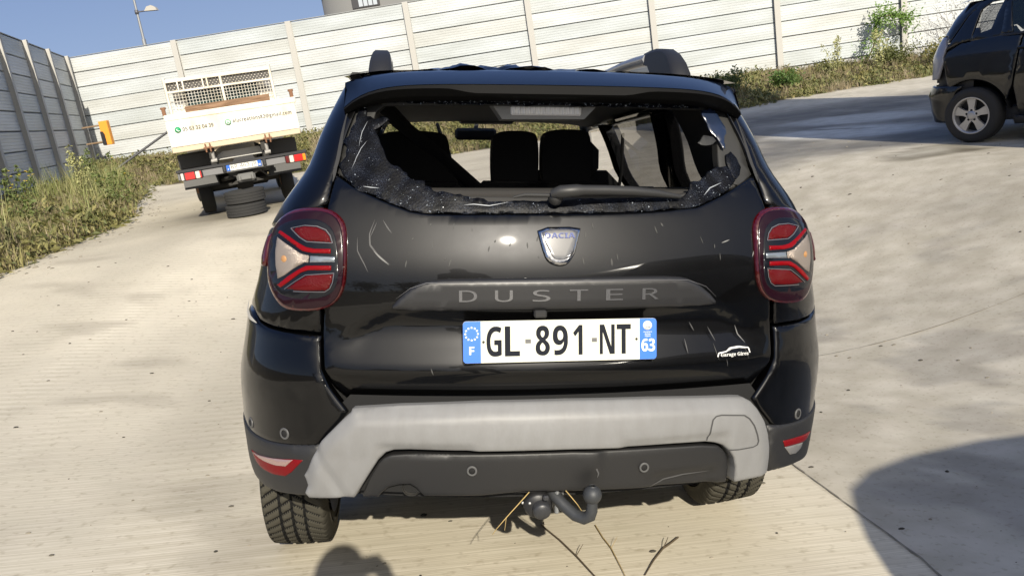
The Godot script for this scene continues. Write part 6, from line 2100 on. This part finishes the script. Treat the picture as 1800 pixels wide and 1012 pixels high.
func suv_wheel(w: Node3D):
	# winter tyre: blocks cut by grooves that run to a V
	var R := 0.345
	var na := 448
	var nsx := 40
	var h := 0.094
	var st := start()
	var pos := PackedVector3Array()
	var col := PackedInt32Array()
	var prof := func(t: float) -> Vector2:      # t from -1.35 to 1.35 across the tread and down the shoulders
		var q := absf(t)
		var x := minf(q, 1.0) * h
		var r := R - 0.004 * q * q
		if q > 1.0:
			var k := (q - 1.0) / 0.35
			x = h + 0.012 * sin(k * PI)
			r = R - 0.006 - 0.10 * k
		return Vector2(x * signf(t), r)
	for a in na:
		var th := TAU * a / na
		for i in nsx + 1:
			var t := lerpf(-1.35, 1.35, float(i) / nsx)
			var p: Vector2 = prof.call(t)
			var q := absf(t)
			var g := 0.0
			if q < 1.12:
				var ph := fposmod(a / 8.0 + q * 1.9 + (0.5 if t < 0.0 else 0.0), 1.0)
				if ph < 0.17: g = 1.0
				if absf(q - 0.42) < 0.05 or (q < 0.05): g = 1.0
				var sipe := fposmod(a / 4.0 + q * 2.0, 1.0)
				if sipe < 0.2 and g == 0.0: g = 0.15
			var r := p.y - 0.010 * g
			col.append(1 if g > 0.5 else 0)
			pos.append(Vector3(p.x, r * cos(th), r * sin(th)))
	st.set_smooth_group(0)
	for a in na:
		var b := (a + 1) % na
		for i in nsx:
			var A := pos[a * (nsx + 1) + i]
			var B := pos[a * (nsx + 1) + i + 1]
			var C := pos[b * (nsx + 1) + i + 1]
			var D := pos[b * (nsx + 1) + i]
			st.set_color(Color(0.014, 0.013, 0.012) if col[a * (nsx + 1) + i] + col[a * (nsx + 1) + i + 1] + col[b * (nsx + 1) + i] >= 2 else Color(0.062, 0.056, 0.047))
			quad(st, A, B, C, D, Vector3((A.x + B.x) * 0.2, A.y, A.z))
	var mesh := done(st).commit()
	show_mesh("tyre", mesh, mk("suv_tyre", Color.WHITE, 0.9, 0.0, {"vertex_color_use_as_albedo": true, "metallic_specular": 0.2}), w)
	var t := Transform3D(Basis(Vector3.BACK, -PI / 2), Vector3.ZERO)
	st = start()
	lathe(st, [Vector2(0.245, -0.105), Vector2(0.215, -0.10), Vector2(0.20, 0.0), Vector2(0.215, 0.10), Vector2(0.245, 0.105)], 40, t)
	put("rim", done(st), mk("suv_rim", lin(0.16, 0.16, 0.165), 0.4, 0.6), w)
	st = start()
	lathe(st, [Vector2(0.21, 0.02), Vector2(0.06, 0.05), Vector2(0.05, 0.07), Vector2(0, 0.07)], 32, t)
	lathe(st, [Vector2(0.205, -0.03), Vector2(0, -0.03)], 32, t)
	put("disc", done(st), mk("brake_dark", lin(0.012, 0.012, 0.012), 0.8), w)
	for k in 5:
		st = start()
		prism(st, pv([-0.03, 0.04, -0.025, 0.12, -0.045, 0.212, 0.045, 0.212, 0.025, 0.12, 0.03, 0.04]), 0.06, 0.085, Transform3D(Basis(Vector3.RIGHT, TAU * k / 5.0) * Basis(Vector3(0, 0, -1), Vector3(0, 1, 0), Vector3(1, 0, 0)), Vector3.ZERO))
		put("spoke", done(st), mk("suv_rim", lin(0.16, 0.16, 0.165), 0.4, 0.6), w)

func tow_bar(o: Node3D):
	var m := mk("tow_iron", lin(0.045, 0.048, 0.052), 0.55, 0.3)
	var tb := holder("tow_bar", o)
	var st := start()
	var sp := []
	for i in 13:
		var a := -PI / 2 + PI * i / 12.0
		sp.append(Vector2(maxf(0.0, 0.0255 * cos(a)), 0.0255 * sin(a)))
	sp[0].x = 0.0
	sp[12] = Vector2(0.008, 0.0255)
	lathe(st, sp, 28, Transform3D(Basis.IDENTITY, Vector3(0.078, 0.444, 0.075)))
	put("ball", done(st), m, tb)
	st = start()
	tube(st, [Vector3(0.078, 0.43, 0.075), Vector3(0.078, 0.40, 0.074), Vector3(0.074, 0.383, 0.07), Vector3(0.060, 0.373, 0.06), Vector3(0.040, 0.375, 0.045), Vector3(0.012, 0.394, 0.02), Vector3(-0.008, 0.412, 0.0), Vector3(-0.022, 0.43, -0.03), Vector3(-0.03, 0.44, -0.12)], [0.0145, 0.0155, 0.017, 0.0175, 0.0165, 0.0165, 0.017, 0.018, 0.018], 16)
	put("neck", done(st), m, tb)
	st = start()
	box(st, Vector3(-0.03, 0.425, -0.03), Vector3(0.10, 0.05, 0.012), 0.004)
	box(st, Vector3(-0.005, 0.405, -0.012), Vector3(0.012, 0.08, 0.05), 0.004)
	box(st, Vector3(-0.03, 0.455, -0.12), Vector3(0.9, 0.05, 0.05), 0.006)
	put("bracket", done(st), mk("tow_zinc", lin(0.24, 0.25, 0.26), 0.5, 0.4), tb)
	var so := holder("socket", tb)
	var t := Transform3D(Basis(Vector3.RIGHT, PI / 2 + 0.18), Vector3(-0.058, 0.394, 0.0))
	st = start()
	lathe(st, [Vector2(0.0, -0.02), Vector2(0.037, -0.02), Vector2(0.039, 0.0), Vector2(0.038, 0.012), Vector2(0.033, 0.018), Vector2(0.0, 0.020)], 28, t)
	put("body", done(st), mk("socket_black", lin(0.016, 0.016, 0.017), 0.45), so)
	st = start()
	lathe(st, [Vector2(0.025, 0.018), Vector2(0.024, 0.038), Vector2(0.021, 0.042), Vector2(0.0, 0.043)], 24, t * Transform3D(Basis.IDENTITY, Vector3(0.008, 0, 0.002)))
	put("lid", done(st), mk("socket_lid", lin(0.030, 0.031, 0.034), 0.4), so)
	st = start()
	box(st, Vector3(-0.040, 0.424, 0.034), Vector3(0.016, 0.014, 0.016), 0.003)
	put("latch", done(st), mk("socket_lid", lin(0.030, 0.031, 0.034), 0.4), so)
	for q in [Vector3(-0.082, 0.405, 0.019), Vector3(-0.098, 0.397, -0.004)]:
		st = start()
		lathe(st, [Vector2(0.0035, 0), Vector2(0.0035, 0.004), Vector2(0, 0.0045)], 10, Transform3D(t.basis, q))
		put("bolt", done(st), mk("bolt_zinc", lin(0.6, 0.6, 0.6), 0.4, 0.5), so)

# ------------------------------------------------------------------ what stands behind the camera and throws the shadows
func build_behind():
	# person taking the picture
	var gy := ground_y(-0.08, -0.30)
	person(Vector3(-0.10, gy, 0.36), LIFT + 0.36 - gy)
	# van parked to the right; only its shadow reaches into the photo
	var c := thing("parked_van", "grey van standing close to the right of the camera", "van", "", Vector3(0, LIFT, 0.2))
	var st := start()
	prism(st, pv([1.36, -1.15, 1.38, -.6, 1.45, -.3, 1.54, -.12, 1.62, -.01, 1.725, .10, 1.84, .20, 2.02, .27, 2.29, .32, 2.70, .35, 3.0, .34, 3.25, .28, 3.42, .18, 3.55, .0, 3.68, -.3, 3.75, -.6, 3.77, -1.15]), 0.0, 4.3)
	put("body", done(st), mk("grey_car_paint", lin(0.25, 0.26, 0.27), 0.3, 0.4), c)
	for s in [1.55, 3.58]:
		for z in [0.8, 3.5]:
			var w := holder("wheel", c)
			w.position = Vector3(s, -1.17, z)
			w.rotation.y = 0.0 if s > 2.0 else PI
			alloy_wheel(w, 0.31, 0.205, 0.20, mats["alloy"])
	st = start()
	prism(st, pv([1.72, -.35, 1.80, .0, 2.1, .15, 3.0, .16, 3.3, .0, 3.38, -.35]), -0.012, 0.0)
	put("rear_window", done(st), mk("dark_window", lin(0.02, 0.022, 0.024), 0.08), c)
	# tall block whose shade falls in a band across the yard on the right
	var k := thing("tower_block", "plain tall grey block standing out of the photo to the right", "building", "", Vector3(8.85, LIFT - 1.5, -4.2))
	st = start()
	box(st, Vector3(0, 8.0, 0), Vector3(5.1, 16.0, 1.2), 0.02)
	put("wall", done(st), mk("block_wall", lin(0.4, 0.4, 0.39), 0.8), k)
	st = start()
	box(st, Vector3(0, 1.1, 0.6), Vector3(1.0, 2.2, 0.06), 0.01)
	put("door", done(st), mk("block_door", lin(0.1, 0.1, 0.11), 0.5), k)
	# trees across the road, seen in the paintwork
	var r := RandomNumberGenerator.new()
	r.seed = 99
	var bark := mk("bark", lin(0.10, 0.08, 0.06), 0.9)
	var leaf_m := mk("tree_leaf", lin(0.05, 0.075, 0.025), 0.7)
	var t := thing("treeline", "row of green trees far behind the camera, mirrored in the paintwork", "trees", "", Vector3(0, LIFT - 1.5, 46.0))
	tag(t, "", "", "", "stuff")
	var wood := start()
	st = start()
	for i in 14:
		var at := Vector3(-40.0 + i * 6.2 + r.randf_range(-2, 2), 0, r.randf_range(-4, 6))
		var h := r.randf_range(3.5, 7.5) + (3.0 if i > 9 else 0.0)
		tube(wood, [at, at + Vector3(0.1, h * 0.5, 0), at + Vector3(0.0, h * 0.9, 0.1)], [0.2, 0.13, 0.04], 8)
		st.set_smooth_group(-1)
		for n in 700:
			var d := Vector3(r.randfn(), r.randfn() * 0.8, r.randfn()) * h * 0.22
			leaf(st, at + Vector3(0, h * 0.62, 0) + d, Vector3(r.randfn(), r.randfn(), r.randfn()).normalized(), r.randf_range(0.2, 0.5), r.randf() * TAU)
	tag(put("trunks", done(wood), bark, t), "", "", "", "stuff")
	tag(put("crowns", done(st), leaf_m, t), "", "", "", "stuff")

# ------------------------------------------------------------------ a standing figure as one smooth surface
func person(at: Vector3, height: float):
	var o := thing("person", "person standing behind the camera holding a phone up in both hands", "person", "", at)
	var k := height / 1.70
	var bones := []
	var B := func(a: Vector3, b: Vector3, ra: float, rb: float): bones.append([a * k, b * k, ra * k, rb * k])
	B.call(Vector3(0, 0.95, 0), Vector3(0, 1.38, 0.0), 0.145, 0.15)
	B.call(Vector3(-0.12, 1.38, 0), Vector3(0.12, 1.38, 0), 0.10, 0.10)
	B.call(Vector3(0, 1.40, 0), Vector3(0, 1.52, -0.02), 0.06, 0.055)
	B.call(Vector3(0, 1.57, -0.02), Vector3(0, 1.62, -0.02), 0.088, 0.085)
	B.call(Vector3(0, 1.535, -0.05), Vector3(0, 1.55, -0.06), 0.055, 0.055)
	B.call(Vector3(0, 1.575, -0.112), Vector3(0, 1.555, -0.122), 0.012, 0.016)
	for s in [-1.0, 1.0]:
		B.call(Vector3(s * 0.09, 0.92, 0), Vector3(s * 0.11, 0.50, -0.01), 0.095, 0.065)
		B.call(Vector3(s * 0.11, 0.50, -0.01), Vector3(s * 0.12, 0.09, 0.02), 0.06, 0.042)
		B.call(Vector3(s * 0.12, 0.045, 0.04), Vector3(s * 0.14, 0.035, -0.16), 0.045, 0.036)
		B.call(Vector3(s * 0.19, 1.38, 0), Vector3(s * 0.23, 1.16, -0.10), 0.058, 0.046)
		B.call(Vector3(s * 0.23, 1.16, -0.10), Vector3(s * 0.10, 1.36, -0.27), 0.043, 0.030)
		B.call(Vector3(s * 0.10, 1.36, -0.27), Vector3(s * 0.085, 1.41, -0.29), 0.032, 0.028)
		for f in 4:
			B.call(Vector3(s * 0.085, 1.40 + 0.013 * f, -0.295), Vector3(s * 0.06, 1.405 + 0.014 * f, -0.318), 0.010, 0.008)
		B.call(Vector3(s * 0.088, 1.39, -0.285), Vector3(s * 0.055, 1.375, -0.29), 0.011, 0.009)
		B.call(Vector3(s * 0.088, 1.60, -0.015), Vector3(s * 0.09, 1.57, -0.01), 0.014, 0.012)
	var cell := 0.026
	var field := func(p: Vector3) -> float:
		var d := 1e9
		for b in bones:
			var ab: Vector3 = b[1] - b[0]
			var t := clampf((p - b[0]).dot(ab) / ab.length_squared(), 0.0, 1.0)
			var e: float = p.distance_to(b[0] + ab * t) - lerpf(b[2], b[3], t)
			var h := clampf(0.5 + 0.5 * (d - e) / 0.022, 0.0, 1.0)
			d = lerpf(d, e, h) - 0.022 * h * (1.0 - h) if d < 1e8 else e
		return d
	var vals := {}
	for b in bones:
		var r: float = maxf(b[2], b[3]) + cell * 2.0
		var lo: Vector3 = ((b[0].min(b[1]) - Vector3.ONE * r) / cell).floor()
		var hi: Vector3 = ((b[0].max(b[1]) + Vector3.ONE * r) / cell).ceil()
		for x in range(lo.x, hi.x + 1):
			for y in range(lo.y, hi.y + 1):
				for z in range(lo.z, hi.z + 1):
					var c := Vector3i(x, y, z)
					if not vals.has(c): vals[c] = field.call(Vector3(c) * cell)
	var verts := {}
	for c in vals:
		var sum := Vector3.ZERO
		var n := 0
		var ok := true
		for e in 8:
			if not vals.has(c + Vector3i(e & 1, (e >> 1) & 1, e >> 2)):
				ok = false
				break
		if not ok: continue
		for ax in 3:
			var i := (ax + 1) % 3
			var j := (ax + 2) % 3
			for q in 4:
				var a: Vector3i = c
				a[i] += q & 1
				a[j] += q >> 1
				var b: Vector3i = a
				b[ax] += 1
				var va: float = vals[a]
				var vb: float = vals[b]
				if (va < 0.0) != (vb < 0.0):
					sum += Vector3(a).lerp(Vector3(b), va / (va - vb))
					n += 1
		if n > 0: verts[c] = sum / n * cell
	var st := start()
	st.set_smooth_group(0)
	for c in vals:
		for ax in 3:
			var b: Vector3i = c
			b[ax] += 1
			if not vals.has(b) or (vals[c] < 0.0) == (vals[b] < 0.0): continue
			var i := (ax + 1) % 3
			var j := (ax + 2) % 3
			var q := []
			for s in [[0, 0], [1, 0], [1, 1], [0, 1]]:
				var e: Vector3i = c
				e[i] -= s[0]
				e[j] -= s[1]
				if verts.has(e): q.append(verts[e])
			if q.size() == 4:
				var out := Vector3(b - c) * (1.0 if vals[c] < 0.0 else -1.0)
				quad(st, q[0], q[1], q[2], q[3], out)
	put("body", done(st), mk("dark_clothes", lin(0.06, 0.065, 0.08), 0.9), o)
	st = start()
	box(st, Vector3(0.0, 1.42, -0.315) * k, Vector3(0.15, 0.075, 0.009), 0.004)
	put("phone", done(st), mk("phone_black", lin(0.02, 0.02, 0.02), 0.3), o)

# ------------------------------------------------------------------ litter on the concrete
func build_litter():
	var dry := mk("dry_straw", lin(0.36, 0.26, 0.10), 0.8)
	var brown := mk("brown_twig", lin(0.085, 0.062, 0.035), 0.9)
	var stems := [
		["brown dry stem with a seed head lying below the tow socket", brown, [Vector2(-0.02, 2.57), Vector2(0.03, 2.46), Vector2(0.075, 2.34), Vector2(0.12, 2.20), Vector2(0.15, 2.08)], 0.0028],
		["long pale straw lying on the concrete below the tow ball", dry, [Vector2(0.166, 2.56), Vector2(0.18, 2.46), Vector2(0.197, 2.38), Vector2(0.21, 2.24), Vector2(0.22, 2.1)], 0.0018],
		["dark forked twig lying right of the tow ball", brown, [Vector2(0.435, 2.43), Vector2(0.40, 2.39), Vector2(0.366, 2.355), Vector2(0.32, 2.28), Vector2(0.275, 2.19)], 0.0032],
	]
	for s in stems:
		var mid: Vector2 = s[2][2]
		var o := thing("dry_stem", s[0], "twig", "", on_ground(mid.x, mid.y))
		var st := start()
		var pts := []
		for p in s[2]: pts.append(on_ground(p.x, p.y, 0.006) - o.position)
		tube(st, pts, [s[3], s[3], s[3], s[3] * 0.8, s[3] * 0.5], 5)
		var q: Vector3 = pts[2]
		tube(st, [q, q + Vector3(0.018, 0.012, -0.02), q + Vector3(0.03, 0.008, -0.05)], [s[3] * 0.6, s[3] * 0.5, s[3] * 0.3], 4)
		put("stalk", done(st), s[1], o)
		if s[0].begins_with("brown"):
			st = start()
			for i in 9:
				var d := Vector3(rng.randfn() * 0.004, 0.004 + rng.randf() * 0.006, rng.randfn() * 0.008)
				lathe(st, [Vector2(0, -0.004), Vector2(0.003, 0), Vector2(0, 0.005)], 5, Transform3D(Basis.IDENTITY, pts[0] + d))
			put("seed_head", done(st), s[1], o)
	# straws hanging from the bumper
	var suv: Node3D = get_node("smashed_suv")
	var hang := [["yellow straw hanging from under the bumper left of the tow socket", [Vector3(-0.085, 0.440, 0.03), Vector3(-0.115, 0.418, 0.05), Vector3(-0.15, 0.385, 0.06), Vector3(-0.175, 0.35, 0.05), Vector3(-0.185, 0.33, 0.04)]], ["yellow straw hanging between the bumper and the tow ball", [Vector3(0.015, 0.44, 0.03), Vector3(0.03, 0.425, 0.05), Vector3(0.045, 0.405, 0.045), Vector3(0.06, 0.38, 0.03)]]]
	for h in hang:
		var o := thing("straw", h[0], "straw", "", suv.transform * h[1][0])
		var st := start()
		var pts := []
		for p in h[1]: pts.append(suv.transform * p - o.position)
		tube(st, pts, [0.0016, 0.0016, 0.0015, 0.0012, 0.001], 5)
		tube(st, [pts[2], pts[2].lerp(pts[3], 0.6) + Vector3(0.008, -0.02, 0.0)], [0.0012, 0.0007], 4)
		put("stalk", done(st), dry, o)
	# pebbles and crumbs of soil
	var st2 := ArrayMesh.new()
	var sm := start()
	sm.set_smooth_group(-1)
	lathe(sm, [Vector2(0, -0.4), Vector2(0.8, -0.3), Vector2(1.0, 0.1), Vector2(0.6, 0.55), Vector2(0, 0.65)], 6, Transform3D.IDENTITY, false)
	st2 = done(sm).commit()
	var mm := MultiMesh.new()
	mm.transform_format = MultiMesh.TRANSFORM_3D
	mm.use_colors = true
	mm.mesh = st2
	mm.instance_count = 1060
	for i in 1060:
		var d := 1.7 + 14.0 * pow(rng.randf(), 1.8)
		var x := rng.randf_range(-1.0, 1.0) * (0.9 + d * 0.68)
		if i > 900:
			d = rng.randf_range(2.2, 9.0)
			x = rng.randf_range(-1.0, 1.0) * (0.9 + d * 0.66)
		elif i > 700:
			d = rng.randf_range(8.5, 19.0)
			x = lerp_tab(EDGE_LEFT, d) + absf(rng.randfn()) * 0.35
		var s := 0.0018 + 0.007 * pow(rng.randf(), 4) + (0.012 * rng.randf() if i > 700 and i <= 900 else (0.004 * rng.randf() + 0.002 if i > 900 else 0.0))
		mm.set_instance_transform(i, Transform3D(Basis(Vector3.UP, rng.randf() * TAU).scaled(Vector3(s * rng.randf_range(1.0, 2.2), s, s)), on_ground(x, d, 0.001)))
		var g := rng.randf_range(0.08, 0.30) if i <= 900 else rng.randf_range(0.02, 0.10)
		mm.set_instance_color(i, Color(g, g * 0.9, g * 0.7))
	var pe := MultiMeshInstance3D.new()
	pe.name = "pebbles"
	pe.multimesh = mm
	pe.material_override = mk("pebble", Color.WHITE, 0.9, 0.0, {"vertex_color_use_as_albedo": true})
	add_child(pe, true)
	tag(pe, "small pebbles and crumbs of soil scattered on the concrete", "pebbles", "", "stuff")
